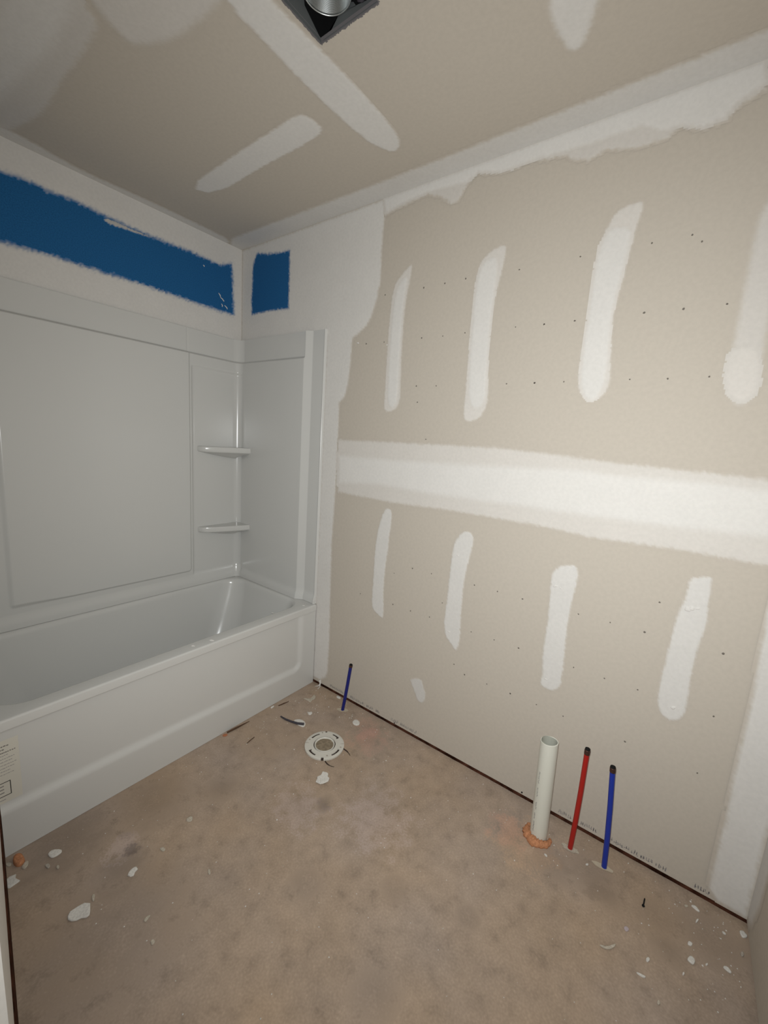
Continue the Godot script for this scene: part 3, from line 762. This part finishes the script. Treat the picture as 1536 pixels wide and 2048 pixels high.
# ---------------------------------------------------------------- tub surround
func surround() -> void:
	var t := thing("tub_surround")
	tag(t, "glossy white three-sided tub surround panels with moulded corner shelves", "surround")
	var top := 1.93
	var y0 := RIM + 0.001
	# back panel with its cove, plan curve s -> (point, normal)
	var plan := []
	var z := 1.343
	while z > 0.070:
		plan.append([Vector2(0.022, z), Vector2(1, 0)])
		z -= 0.0066 if not (absf(z - 1.15) < 0.02 or absf(z - 0.343) < 0.02) else 0.0022
	for k in 15:
		var a := PI * 0.5 * k / 14.0
		plan.append([Vector2(0.022 + 0.046 - 0.046 * cos(a), 0.068 - 0.046 * sin(a)), Vector2(cos(a), sin(a))])
	var ys := []
	var y := y0
	while y < top:
		ys.append(y)
		y += 0.009 if not (absf(y - 1.805) < 0.02 or absf(y - 0.57) < 0.035 or absf(y - 1.73) < 0.02) else 0.0022
	ys.append(top)
	var rows := []
	for yy in ys:
		var row := []
		for p in plan:
			var zz: float = p[0].y
			var h := -0.016 * smoothstep(1.793, 1.807, yy)                     # band along the top, set back
			var lowb := 0.56 + 0.018 * (1.0 - zz)
			var s := rrect(Vector2(zz, yy), Vector2(0.343, 0.570), Vector2(1.152, 2.2), 0.018)
			h += 0.009 * smoothstep(-0.004, 0.006 + 0.012 * smoothstep(0.9, 1.13, zz), s) * smoothstep(1.806, 1.793, yy)   # raised middle panel
			if zz < 0.343:
				h -= 0.007 * smoothstep(0.333, 0.318, zz) * smoothstep(1.742, 1.722, yy) * smoothstep(0.53, 0.56, yy)
			h -= 0.002 * exp(-pow((zz - 0.343) / 0.003, 2.0)) * smoothstep(1.80, 1.81, yy)      # joint up the top band
			h += 0.010 * smoothstep(0.545, 0.49, yy)                              # flare onto the rim
			var q: Vector2 = p[0] + p[1] * (h + 0.008)
			row.append(Vector3(q.x, yy, q.y))
		rows.append(row)
	put("back_panel", loft(rows, false, true), mat.white, t)
	# end panel on the drywall side, with a raised rib and a flange
	rows = []
	var xs := []
	var x := 0.060
	while x < 0.728:
		xs.append(x)
		x += 0.012 if x < 0.575 else 0.0022
	xs.append(0.728)
	for yy in ys:
		var row := []
		for xx in xs:
			var h := 0.022 + 0.008
			h -= 0.014 * smoothstep(1.793, 1.807, yy) * smoothstep(0.597, 0.587, xx)
			h -= 0.024 * clampf((xx - 0.592) / 0.040, 0.0, 1.0)
			h += 0.008 * smoothstep(0.714, 0.720, xx) * smoothstep(0.728, 0.724, xx)
			h += 0.010 * smoothstep(0.535, 0.49, yy)
			if xx > 0.7265: h = 0.001
			row.append(Vector3(xx, yy, h))
		rows.append(row)
	put("end_panel", loft(rows, false, true), mat.white, t)
	# top edges
	put("top_flange", box_mesh(Vector3(0.001, top - 0.004, 0.001), Vector3(0.0155, top, 1.343), 0.0012), mat.white, t)
	put("top_flange", box_mesh(Vector3(0.001, top - 0.004, 0.001), Vector3(0.720, top, 0.0065), 0.0012), mat.white, t)
	put("foot_panel", box_mesh(Vector3(0.03, y0, 1.332), Vector3(0.728, top, 1.3445), 0.003), mat.white, t)
	for yb in [1.300, 0.828]:
		shelf(t, yb)

func shelf(t: Node, y: float) -> void:
	# rounded wedge across the corner, with a cupped bracket under it
	var plan := [Vector2(0.020, 0.296), Vector2(0.040, 0.293), Vector2(0.056, 0.282), Vector2(0.068, 0.265), Vector2(0.082, 0.235), Vector2(0.097, 0.195), Vector2(0.112, 0.150), Vector2(0.126, 0.105), Vector2(0.139, 0.062), Vector2(0.150, 0.020)]
	var rows := []
	var prof := [[0.20, 0.0], [0.96, 0.0], [0.99, -0.001], [1.0, -0.004], [1.005, -0.012], [1.003, -0.026], [0.985, -0.032], [0.95, -0.034], [0.82, -0.038], [0.68, -0.046], [0.52, -0.056], [0.34, -0.066], [0.2, -0.070]]
	for pr in prof:
		var row := []
		for i in plan.size():
			var p: Vector2 = plan[i]
			var c := Vector2(0.020, 0.020)
			var k: float = pr[0]
			var dy: float = pr[1]
			if dy < -0.034:
				var mid := sin(PI * i / (plan.size() - 1.0))
				k = lerpf(0.95, k, mid) if k < 0.95 else k
				dy = lerpf(-0.034, dy, mid)
			var q := c + (p - c) * k
			row.append(Vector3(q.x, y + dy, q.y))
		rows.append(row)
	put("corner_shelf", loft(rows, false, true), mat.white, t)

# ---------------------------------------------------------------- pipes
func pex(called: String, at: Vector3, top: Vector3, m: Material, label: String) -> void:
	var t := thing(called, at)
	tag(t, label, "pipe", "")
	var e := top - at
	var r := 0.0085
	var bend := Vector3(0.002, 0, 0.001)
	put("tubing", tube([Vector3(0, -0.02, 0), Vector3.ZERO, e * 0.3 + bend, e * 0.6 + bend, e * 0.95], [r, r, r, r, r], 18), m, t)
	# crimped end: dark band, then the pinched open end
	put("crimp_ring", tube([e * 0.945, e * 0.95, e * 0.985, e * 0.99], [r, r * 1.1, r * 1.1, r], 18), mat.copper, t)
	var d := e.normalized()
	put("pinched_end", tube([e * 0.985, e, e + d * 0.001, e - d * 0.004], [r * 0.98, r * 0.95, r * 0.75, r * 0.7], 18), mat.black, t)

func flake_ring(parent: Node, called: String, m: Material, at: Vector2, w: float, d: float, turn: float, thick: float, s: int) -> void:
	var o := PackedVector2Array()
	var r2 := RandomNumberGenerator.new()
	r2.seed = s
	for k in 16:
		var a := TAU * k / 16.0
		var rr := r2.randf_range(0.72, 1.12)
		o.append(at + Vector2(cos(a) * w * rr, sin(a) * d * rr).rotated(turn))
	put(called, prism(round_off(o, 1), 0.0, thick), m, parent)

func pipes() -> void:
	pex("pex_stub", Vector3(1.0305, 0, 0.0785), Vector3(1.070, 0.274, 0.0785), mat.pex_navy, "short blue plastic water tube standing alone behind the toilet flange")
	var a := get_node("pex_stub")
	flake_ring(a, "sealant_collar", mat.cream, Vector2(-0.001, 0.001), 0.030, 0.012, -0.55, 0.003, 4)
	pex("pex_stub", Vector3(2.1535, 0, 0.1023), Vector3(2.157, 0.405, 0.1023), mat.pex_red, "red plastic water tube between the white drain pipe and blue tube")
	a = get_node("pex_stub_001")
	flake_ring(a, "sealant_collar", mat.chip_tan, Vector2(0.0, 0.001), 0.031, 0.010, -0.1, 0.003, 5)
	pex("pex_stub", Vector3(2.2627, 0, 0.0981), Vector3(2.237, 0.379, 0.0981), mat.pex_blue, "tall blue plastic water tube right of the red tube")
	a = get_node("pex_stub_002")
	flake_ring(a, "sealant_collar", mat.cream, Vector2(-0.003, 0.001), 0.034, 0.010, -0.08, 0.003, 8)
	# drain pipe: thick-walled open tube
	var t := thing("drain_pipe", Vector3(2.048, 0, 0.124))
	tag(t, "white plastic drain pipe stub with an open top and orange foam", "pipe")
	var rows := []
	for r in [[0.0300, -0.02], [0.0300, 0.383], [0.0294, 0.3845], [0.0270, 0.3845], [0.0262, 0.383]]:
		var row := []
		for k in 48: row.append(Vector3(cos(TAU * k / 48) * r[0] - 0.009 * r[1] / 0.38, r[1] + 0.004 * cos(TAU * k / 48) * (1.0 if r[1] > 0.1 else 0.0), sin(TAU * k / 48) * r[0]))
		rows.append(row)
	put("pipe_wall", loft(rows, true, false), mat.pvc, t)
	rows = []
	for r in [[0.0262, 0.3845], [0.0262, 0.2], [0.0262, 0.02], [0.001, 0.02]]:
		var row := []
		for k in 48: row.append(Vector3(cos(TAU * k / 48) * r[0] - 0.009 * r[1] / 0.38, r[1] - 0.0005, sin(TAU * k / 48) * r[0]))
		rows.append(row)
	put("bore", loft(rows, true, false), mat.pvc_in, t)
	# worn print line down the pipe
	var st := stt()
	var y := 0.03
	while y < 0.27:
		var run := rng.randf_range(0.02, 0.05)
		var e := y + run
		while y < e:
			var hh := rng.randf_range(0.002, 0.0045)
			for k in 2:
				var a0 := deg_to_rad(118.0 + rng.randf_range(-4.0, 3.0))
				var a1 := a0 + deg_to_rad(rng.randf_range(2.0, 5.0))
				var ox := -0.009 * y / 0.38
				face(st, [Vector3(cos(a0) * 0.0303 + ox, y, sin(a0) * 0.0303), Vector3(cos(a1) * 0.0303 + ox, y, sin(a1) * 0.0303), Vector3(cos(a1) * 0.0303 + ox, y + hh, sin(a1) * 0.0303), Vector3(cos(a0) * 0.0303 + ox, y + hh, sin(a0) * 0.0303)], Vector3(cos(a0), 0, sin(a0)))
			y += hh + 0.0015
		y += rng.randf_range(0.008, 0.02)
	tag(put("printed_lettering", done(st), mat.print, t), "", "", "", "stuff")
	# bead of expanding foam, open on the wall side
	rows = []
	for i in 41:
		var f := deg_to_rad(lerpf(-12.0, 225.0, i / 40.0))
		var rr := 0.041 + 0.004 * nz.get_noise_2d(i * 9.0, 3.0)
		var fat := (0.015 + 0.006 * nz.get_noise_2d(i * 6.0, 40.0)) * sin(PI * clampf(0.08 + 0.84 * i / 40.0, 0.0, 1.0))
		var row := []
		for k in 14:
			var b := TAU * k / 14.0
			var w := fat * (1.0 + 0.25 * nz.get_noise_2d(i * 22.0, k * 30.0))
			var rad := rr + cos(b) * w * 1.1
			row.append(Vector3(cos(f) * rad, maxf(-0.004, 0.004 + sin(b) * w * 0.9), sin(f) * rad))
		rows.append(row)
	tag(put("foam_ring", loft(rows, true, true), mat.foam, t), "lumpy orange expanding foam bead at the foot")

# ---------------------------------------------------------------- toilet flange
func flange() -> void:
	var t := thing("toilet_flange", Vector3(1.1419, 0, 0.3224))
	tag(t, "round white slotted toilet flange set in the concrete slab", "flange")
	var rad := [0.0500, 0.0525, 0.057, 0.064, 0.0690, 0.0782, 0.0835, 0.0895]
	var n := 240
	var hole := func(i: int, j: int) -> bool:
		var a := 360.0 * (i + 0.5) / n
		if a > 180.0: a -= 360.0
		for s in [[-188.0, -153.0], [172.0, 207.0], [-104.0, -73.0], [78.0, 113.0], [-17.0, 21.0]]:
			if a > s[0] and a < s[1] and j == 4: return true
		for s in [[-81.0, -73.0], [105.0, 113.0]]:
			if a > s[0] and a < s[1] and j in [3, 4]: return true
		for s in [[-128.4, 3.0], [52.1, 3.6]]:
			if absf(a - s[0]) < s[1] and j >= 5: return true
		return false
	var ytop := [0.0095, 0.0095, 0.009, 0.0088, 0.0088, 0.0088, 0.0085, 0.007]
	var st := stt()
	var at := func(i: int, j: int, y: float) -> Vector3:
		var a := TAU * i / n
		return Vector3(cos(a) * rad[j], y, sin(a) * rad[j])
	for i in n:
		for j in rad.size() - 1:
			if hole.call(i, j): continue
			var i2 := i + 1
			face(st, [at.call(i, j, ytop[j]), at.call(i2, j, ytop[j]), at.call(i2, j + 1, ytop[j + 1]), at.call(i, j + 1, ytop[j + 1])], Vector3.UP)
			var a := TAU * (i + 0.5) / n
			var rd := Vector3(cos(a), 0, sin(a))
			var td := Vector3(-sin(a), 0, cos(a))
			if j == 0 or hole.call(i, j - 1): face(st, [at.call(i, j, 0.0), at.call(i2, j, 0.0), at.call(i2, j, ytop[j]), at.call(i, j, ytop[j])], -rd)
			if j == rad.size() - 2 or hole.call(i, j + 1): face(st, [at.call(i, j + 1, 0.0), at.call(i2, j + 1, 0.0), at.call(i2, j + 1, ytop[j + 1]), at.call(i, j + 1, ytop[j + 1])], rd)
			if hole.call((i + n - 1) % n, j): face(st, [at.call(i, j, 0.0), at.call(i, j + 1, 0.0), at.call(i, j + 1, ytop[j + 1]), at.call(i, j, ytop[j])], -td)
			if hole.call((i + 1) % n, j): face(st, [at.call(i2, j, 0.0), at.call(i2, j + 1, 0.0), at.call(i2, j + 1, ytop[j + 1]), at.call(i2, j, ytop[j])], td)
	put("flange_ring", done(st), mat.flange, t)
	# solid dark disc, painting the shade of the void under the slots
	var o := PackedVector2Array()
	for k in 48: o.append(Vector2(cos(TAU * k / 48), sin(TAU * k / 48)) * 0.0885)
	put("slot_shade_disc", prism(o, 0.0, 0.0052), mat.gap, t)
	# inner lip and the knock-out disc
	var rows := []
	for r in [[0.0462, 0.004], [0.0462, 0.0102], [0.0445, 0.0108], [0.0425, 0.0104], [0.0412, 0.0090], [0.0400, 0.0075], [0.0385, 0.006]]:
		var row := []
		for k in 64: row.append(Vector3(cos(TAU * k / 64) * r[0], r[1], sin(TAU * k / 64) * r[0]))
		rows.append(row)
	put("inner_lip", loft(rows, true, false), mat.flange, t)
	rows = []
	for j in 9:
		var row := []
		for k in 48:
			var r := 0.040 * (1.0 - j / 8.0) + 0.0001
			var q := Vector2(cos(TAU * k / 48), sin(TAU * k / 48)) * r
			row.append(Vector3(q.x, 0.0070 + 0.0022 * nz.get_noise_2d(q.x * 120.0, q.y * 120.0) * 0.4 + (0.001 if absf(r - 0.02) < 0.004 else 0.0), q.y))
		rows.append(row)
	tag(put("knockout_disc", loft(rows, true, false), mat.knock, t), "dirty brown centre disc")
	for s in [[-142.0, 0.078], [162.2, 0.0765], [-27.3, 0.0755], [36.4, 0.071], [145.8, 0.08], [-43.3, 0.08]]:
		var a := deg_to_rad(s[0])
		var dent := PackedVector2Array()
		for k in 10:
			var q := Vector2(cos(TAU * k / 10) * 0.0045, sin(TAU * k / 10) * 0.0035) if absf(s[0]) != 145.8 and s[0] != -43.3 else Vector2(cos(TAU * k / 10) * 0.009, sin(TAU * k / 10) * 0.0012)
			dent.append(Vector2(cos(a), sin(a)) * s[1] + q.rotated(a))
		put("screw_dent", prism(dent, 0.0082, 0.0093), mat.chip_grey, t)

# ---------------------------------------------------------------- ceiling duct
func duct() -> void:
	var t := thing("exhaust_duct", Vector3(1.416, H, 0.77))
	tag(t, "shiny round metal duct inside a dark square ceiling cut-out", "duct")
	var c := Vector3(1.416, H, 0.77)
	# sheet metal housing with cut corners, the unlit void behind painted as black walls
	var st := stt()
	var sheet := func(to: SurfaceTool, p: Array, n: Vector3) -> void:
		face(to, p, n)
		var q := []
		for v in p: q.append(v - n * 0.0008)
		face(to, q, -n)
		for k in p.size(): face(to, [p[k], p[(k + 1) % p.size()], q[(k + 1) % p.size()], q[k]], (p[k] + p[(k + 1) % p.size()]) * 0.5 - (p[0] + p[2]) * 0.5)
	var yz := func(z: float, y: float) -> Vector3: return Vector3(1.3186, y, z) - c
	sheet.call(st, [yz.call(0.885, 2.442), yz.call(0.655, 2.442), yz.call(0.662, 2.449), yz.call(0.722, 2.481), yz.call(0.726, 2.500), yz.call(0.885, 2.500)], Vector3.RIGHT)
	put("housing_panel", done(st), mat.metal, t)
	st = stt()
	var xy := func(x: float, y: float) -> Vector3: return Vector3(x, y, 0.6612) - c
	sheet.call(st, [xy.call(1.328, 2.442), xy.call(1.516, 2.442), xy.call(1.516, 2.455), xy.call(1.385, 2.478), xy.call(1.358, 2.4545), xy.call(1.331, 2.444)], Vector3.BACK)
	put("housing_panel", done(st), mat.metal, t)
	st = stt()
	sheet.call(st, [xy.call(1.385, 2.4775), xy.call(1.442, 2.467), xy.call(1.432, 2.480), xy.call(1.400, 2.496)], Vector3.BACK)
	put("housing_tab", done(st), mat.metal, t)
	put("housing_panel", box_mesh(Vector3(1.5150, H + 0.002, 0.659) - c, Vector3(1.5158, H + 0.03, 0.885) - c), mat.metal, t)
	put("black_void_wall", box_mesh(Vector3(1.26, H + 0.0135, 0.600) - c, Vector3(1.27, H + 0.298, 0.92) - c), mat.black, t)
	put("black_void_wall", box_mesh(Vector3(1.57, H + 0.0135, 0.600) - c, Vector3(1.58, H + 0.298, 0.92) - c), mat.black, t)
	put("black_void_wall", box_mesh(Vector3(1.26, H + 0.0135, 0.600) - c, Vector3(1.58, H + 0.298, 0.61) - c), mat.black, t)
	put("black_void_wall", box_mesh(Vector3(1.26, H + 0.0135, 0.91) - c, Vector3(1.58, H + 0.298, 0.92) - c), mat.black, t)
	put("black_void_wall", box_mesh(Vector3(1.26, H + 0.288, 0.600) - c, Vector3(1.58, H + 0.298, 0.92) - c), mat.black, t)
	put("wire_clip", tube([Vector3(1.455, 2.468, 0.668) - c, Vector3(1.468, 2.462, 0.668) - c, Vector3(1.48, 2.466, 0.67) - c, Vector3(1.49, 2.476, 0.675) - c], [0.004, 0.005, 0.005, 0.004], 8), mat.strip, t)
	# round collar, open below
	var rows := []
	var at := Vector3(1.4005, H + 0.03, 0.7245) - c
	var prof := [[0.0612, 0.2], [0.0612, 0.002], [0.0622, 0.0], [0.0602, 0.0], [0.0597, 0.002]]
	for k in 260: prof.append([0.0597 - 0.00028 * sin(PI * 0.5 * k + 0.6), 0.004 + 0.00035 * k])
	prof.append([0.0597, 0.2])
	for r in prof:
		var row := []
		for k in 64: row.append(at + Vector3(cos(TAU * k / 64) * r[0], r[1], sin(TAU * k / 64) * r[0]))
		rows.append(row)
	put("duct_collar", loft(rows, true, true), mat.shiny, t)

# ---------------------------------------------------------------- litter
func chip(called: String, flat: Array, m: Material, label: String, category := "chip", thick := 0.0025, group := "", curl := 0.0) -> void:
	var p := poly(flat) if category == "chip" and flat in [CHIP_A1, CHIP_D1, CHIP_A3, CHIP_B1, CHIP_D6, CHIP_D4] else round_off(poly(flat), 1)
	if Geometry2D.is_polygon_clockwise(p): p.reverse()
	var c := Vector2.ZERO
	for q in p: c += q / p.size()
	var far := 0.001
	for i in p.size():
		p[i] -= c
		far = maxf(far, p[i].length())
	var sides := [[1.0, 0.0], [1.0, thick * 0.55], [0.93, thick], [0.6, thick * 1.05], [0.3, thick * 0.95], [0.0, thick]]
	var rows := []
	for s in sides:
		var row := []
		for q in p:
			var k: Vector2 = q * s[0]
			var up := curl * pow(k.length() / far, 2.0)
			row.append(Vector3(k.x, s[1] + up + (0.0004 * nz.get_noise_2d(k.x * 300.0, k.y * 300.0) if s[1] > 0.0 else 0.0), k.y))
		rows.append(row)
	var o := put(called, loft(rows, true, false), m)
	o.position = Vector3(c.x, -0.0006, c.y)
	tag(o, label, category, group)

func litter() -> void:
	var g := "dried plaster chips on the slab"
	var L := [
		["plaster_chip", CHIP_A1, "chip", "large whitish plaster chip lying alone on the slab in the lower left"],
		["plaster_chip", CHIP_A2, "chip", "pale oval plaster chip on the slab near the lower left tub end"],
		["plaster_chip", CHIP_A3, "chip", "jagged white plaster chip against the wall end at the left edge"],
		["plaster_chip", CHIP_A4, "chip", "white plaster chip poking from the wall gap at the lower left edge"],
		["plaster_chip", CHIP_A6, "chip_tan", "cream sliver of plaster touching the orange lump by the tub foot"],
		["plaster_chip", CHIP_A7, "chip_tan", "small pale flake between the orange lump and the wall end"],
		["plaster_chip", CHIP_A8, "chip_grey", "small dull flake right of the orange lump near the tub foot"],
		["plaster_chip", CHIP_A9, "chip_tan", "tiny cream flake below the pale oval chip near the tub foot"],
		["plaster_chip", CHIP_B1, "chip", "angular pale flake on the slab below the dark pit"],
		["plaster_chip", CHIP_B2, "chip_tan", "thin slanting pale flake right of the large whitish chip"],
		["plaster_chip", CHIP_B3, "chip_tan", "small star shaped pale flake near the bottom left of the slab"],
		["plaster_chip", CHIP_B4, "chip_tan", "small pale flake just right of the dark pit in the slab"],
		["plaster_chip", CHIP_B5, "chip_tan", "slim upright flake just above the large whitish plaster chip"],
		["plaster_chip", CHIP_B6, "chip_tan", "lone small pale flake on the bare slab left of centre"],
		["plaster_chip", CHIP_B7, "chip_tan", "short cream flake on the slab in front of the tub apron middle"],
		["plaster_chip", CHIP_D1, "chip", "torn white plaster chip lying in front of the toilet flange"],
		["plaster_chip", CHIP_D2, "chip", "white oval plaster disc half covered by the dark plastic strip"],
		["plaster_chip", CHIP_D3, "chip", "clean white oval plaster disc right of the short blue tube"],
		["plaster_chip", CHIP_D4, "chip", "small white notched chip between dark strip and short blue tube"],
		["plaster_chip", CHIP_D5, "chip", "small white chip under the wall behind the short blue tube"],
		["plaster_chip", CHIP_D6, "chip_tan", "flat tan flake on the slab below the tub and drywall corner"],
		["plaster_chip", CHIP_D7, "chip", "small white sliver against the tub apron bottom near the twig"],
		["plaster_chip", CHIP_R1, "chip", "long cream flake below the wall gap at the lower right"],
		["plaster_chip", CHIP_R2, "chip", "small white crumb below the long cream flake at lower right"],
		["plaster_chip", CHIP_R3, "chip", "narrow white flake left of the corner pile at lower right"],
		["plaster_chip", CHIP_R4, "chip", "lumpy cream plaster pile in the corner at the lower right"],
		["plaster_chip", CHIP_R5, "chip", "rounded white chip just above the largest white chip at lower right"],
		["plaster_chip", CHIP_R6, "chip", "largest white plaster chip on the slab at the lower right"],
		["plaster_chip", CHIP_R7, "chip_tan", "curled crescent of tan plaster left of the round cream dot"],
		["plaster_chip", CHIP_R8, "chip", "round cream dot of plaster right of the tan crescent"],
		["plaster_chip", CHIP_R9, "chip", "thin white slanting sliver below the round cream dot"],
		["plaster_chip", CHIP_S1, "chip", "long cream sliver near the right wall base"],
		["plaster_chip", CHIP_S2, "chip", "tiny white bit between the largest white chip and the cream sliver"],
		["plaster_chip", CHIP_S3, "chip_grey", "dull grey flake near the right wall above the cream sliver"],
		["plaster_chip", CHIP_S4, "chip", "small cream dot below and left of the largest white chip"],
		["plaster_chip", CHIP_S5, "chip_tan", "pale fleck near the bottom edge below the slanting sliver"],
		["plaster_chip", CHIP_S6, "chip", "small white sliver left of the tall blue tube foot"],
		["plaster_chip", CHIP_S7, "chip", "small white sliver between the foam ring and red tube foot"],
		["plaster_chip", CHIP_S8, "chip_lilac", "faint lilac grey dab on the slab left of the screw"],
		["plaster_chip", CHIP_S9, "chip_tan", "faint cream bit just left of the long cream flake"]]
	for l in L:
		var big: bool = l[2] == "chip"
		chip(l[0], l[1], mat[l[2]], l[3], "chip", 0.004 if big else 0.003, g, 0.003 if l[1] in [CHIP_D1, CHIP_A1, CHIP_R7] else 0.0)
	chip("foam_lump", CHIP_A5, mat.foam, "orange lump on the slab beside the left tub foot", "debris", 0.012)
	chip("clay_flake", [0.7420, 0.587, 0.7420, 0.573, 0.7545, 0.565, 0.7600, 0.578, 0.752, 0.588], mat.clay, "reddish brown flake at the tub apron bottom beside the dark splinter", "debris", 0.003)
	# dark curved strip of plastic lying over the oval disc
	var st := thing("plastic_strip", Vector3(0.90, 0, 0.308))
	var path := []
	for q in [[0.8382, 0.3254, 0.0040], [0.8732, 0.3237, 0.0040], [0.9089, 0.3170, 0.0055], [0.9427, 0.3093, 0.0085], [0.9701, 0.2911, 0.0085]]:
		path.append(Vector3(q[0], q[2], q[1]) - Vector3(0.90, 0, 0.308))
	put("strip_body", tube(path, [0.0035, 0.0045, 0.005, 0.0058, 0.006], 8), mat.strip, st)
	tag(st, "dark curved plastic strip lying across a white oval disc", "strip")
	st = thing("wood_splinter", Vector3(0.748, 0, 0.51))
	put("splinter_body", tube([Vector3(-0.0035, 0.003, 0.053), Vector3(0.0015, 0.004, 0.004), Vector3(0.0058, 0.003, -0.061)], [0.004, 0.0045, 0.0015], 7), mat.twig, st)
	tag(st, "long dark splinter lying along the bottom of the tub apron", "splinter")
	st = thing("wood_splinter", Vector3(0.767, 0, 0.247))
	put("splinter_body", tube([Vector3(-0.006, 0.002, 0.030), Vector3(0.001, 0.003, 0.0), Vector3(0.006, 0.002, -0.031)], [0.0022, 0.003, 0.001], 6), mat.twig, st)
	tag(st, "short brown splinter near the apron between white sliver and corner", "splinter")
	st = thing("wood_splinter", Vector3(0.8656, 0, 0.521))
	put("splinter_body", tube([Vector3(0.004, 0.002, 0.023), Vector3(0.0, 0.003, 0.0), Vector3(-0.004, 0.002, -0.023)], [0.0015, 0.0022, 0.0015], 6), mat.twig, st)
	tag(st, "thin brown splinter on the slab left of the toilet flange", "splinter")
	# a drywall screw on the slab
	st = thing("drywall_screw", Vector3(2.384, 0, 0.141))
	put("screw_head", tube([Vector3(-0.001, 0.004, 0.0165), Vector3(-0.001, 0.004, 0.0150), Vector3(-0.0008, 0.004, 0.011)], [0.0040, 0.0044, 0.0022], 10), mat.black, st)
	var sh := []
	var sr := []
	for k in 22:
		sh.append(Vector3(-0.0008 + 0.0016 * k / 21.0, 0.004, 0.011 - 0.027 * k / 21.0))
		sr.append((0.0022 if k % 2 else 0.0015) * (1.0 if k < 18 else (22 - k) / 5.0))
	put("screw_shank", tube(sh, sr, 8), mat.black, st)
	tag(st, "small black drywall screw on the slab at the lower right", "screw")
	# crumbs too small to count
	var cs := stt()
	rng.seed = 77
	for k in 420:
		var x := rng.randf_range(0.76, 2.62)
		var z := rng.randf_range(0.015, 1.25)
		if rng.randf() < 0.45: z = 0.02 + absf(rng.randfn(0.0, 0.22))
		if rng.randf() < 0.2: x = 0.77 + absf(rng.randfn(0.0, 0.12))
		if rng.randf() < 0.2: x = 2.62 - absf(rng.randfn(0.0, 0.12))
		if z > 1.25 or x > 2.63: continue
		if Vector2(x - 1.142, z - 0.322).length() < 0.1: continue
		var r := rng.randf_range(0.0008, 0.0022) * (1.6 if rng.randf() < 0.12 else 1.0)
		var top := Vector3(x, r * 0.9, z)
		var a0 := rng.randf() * TAU
		var ring_pts := []
		for i in 5: ring_pts.append(Vector3(x + cos(a0 + TAU * i / 5.0) * r * rng.randf_range(0.7, 1.3), -0.001, z + sin(a0 + TAU * i / 5.0) * r * rng.randf_range(0.7, 1.3)))
		for i in 5: face(cs, [ring_pts[i], ring_pts[(i + 1) % 5], top], Vector3.UP)
	tag(put("plaster_crumbs", done(cs), mat.chip), "scattered tiny white plaster crumbs all over the slab", "crumbs", "", "stuff")


func _ready() -> void:
	# camera
	var cam := Camera3D.new()
	cam.name = "camera"
	cam.fov = 102.336
	cam.near = 0.01
	cam.far = 30.0
	cam.transform = Transform3D(Basis(Vector3(0.79917013, 0.06697014, -0.59736262), Vector3(-0.1518388, 0.98403784, -0.09281446), Vector3(0.58161162, 0.16487737, 0.79658231)), CAM)
	add_child(cam)
	cam.current = true
	# no daylight reaches this room: dark sky, one flash beside the lens
	var env := Environment.new()
	env.background_mode = Environment.BG_COLOR
	env.background_color = Color(0.02, 0.02, 0.02)
	env.tonemap_mode = Environment.TONE_MAPPER_LINEAR
	env.tonemap_exposure = EXPOSURE
	env.sdfgi_enabled = true
	env.ssao_enabled = true
	env.ssil_enabled = true
	var we := WorldEnvironment.new()
	we.name = "environment"
	we.environment = env
	add_child(we)
	var fl := SpotLight3D.new()
	fl.name = "camera_flash"
	fl.light_color = Color(0.985, 1.0, 1.0)
	fl.light_energy = FLASH
	fl.light_size = 0.012
	fl.spot_range = 8.0
	fl.spot_attenuation = 2.0
	fl.spot_angle = FLASH_ANGLE
	fl.spot_angle_attenuation = 1.0
	fl.shadow_enabled = true
	add_child(fl)
	fl.look_at_from_position(CAM + FLASH_AT, CAM + FLASH_AT + FLASH_DIR, Vector3.UP)
	# the wide spill of the same flash window
	var sp := OmniLight3D.new()
	sp.name = "camera_flash_spill"
	sp.light_color = fl.light_color
	sp.light_energy = FLASH * 0.17
	sp.light_size = 0.012
	sp.omni_range = 8.0
	sp.omni_attenuation = 2.0
	sp.shadow_enabled = true
	add_child(sp)
	sp.position = CAM + FLASH_AT
	# textures and materials
	rng.seed = 2024
	nz.seed = 3; nz.frequency = 1.0; nz.fractal_octaves = 2
	nf.seed = 8; nf.frequency = 1.0; nf.fractal_octaves = 1
	materials()
	# setting
	slab()
	ceiling()
	back_wall()
	left_wall()
	other_walls()
	# things
	bathtub()
	surround()
	pipes()
	flange()
	duct()
	litter()

const CAM := Vector3(2.29681, 1.38634, 1.56589)
const EXPOSURE := 1.0
const FLASH := 2.2
const FLASH_ANGLE := 71.0
const FLASH_AT := Vector3(-0.02, 0.015, -0.02)
const FLASH_DIR := Vector3(-0.4608, -0.1367, -0.8769)
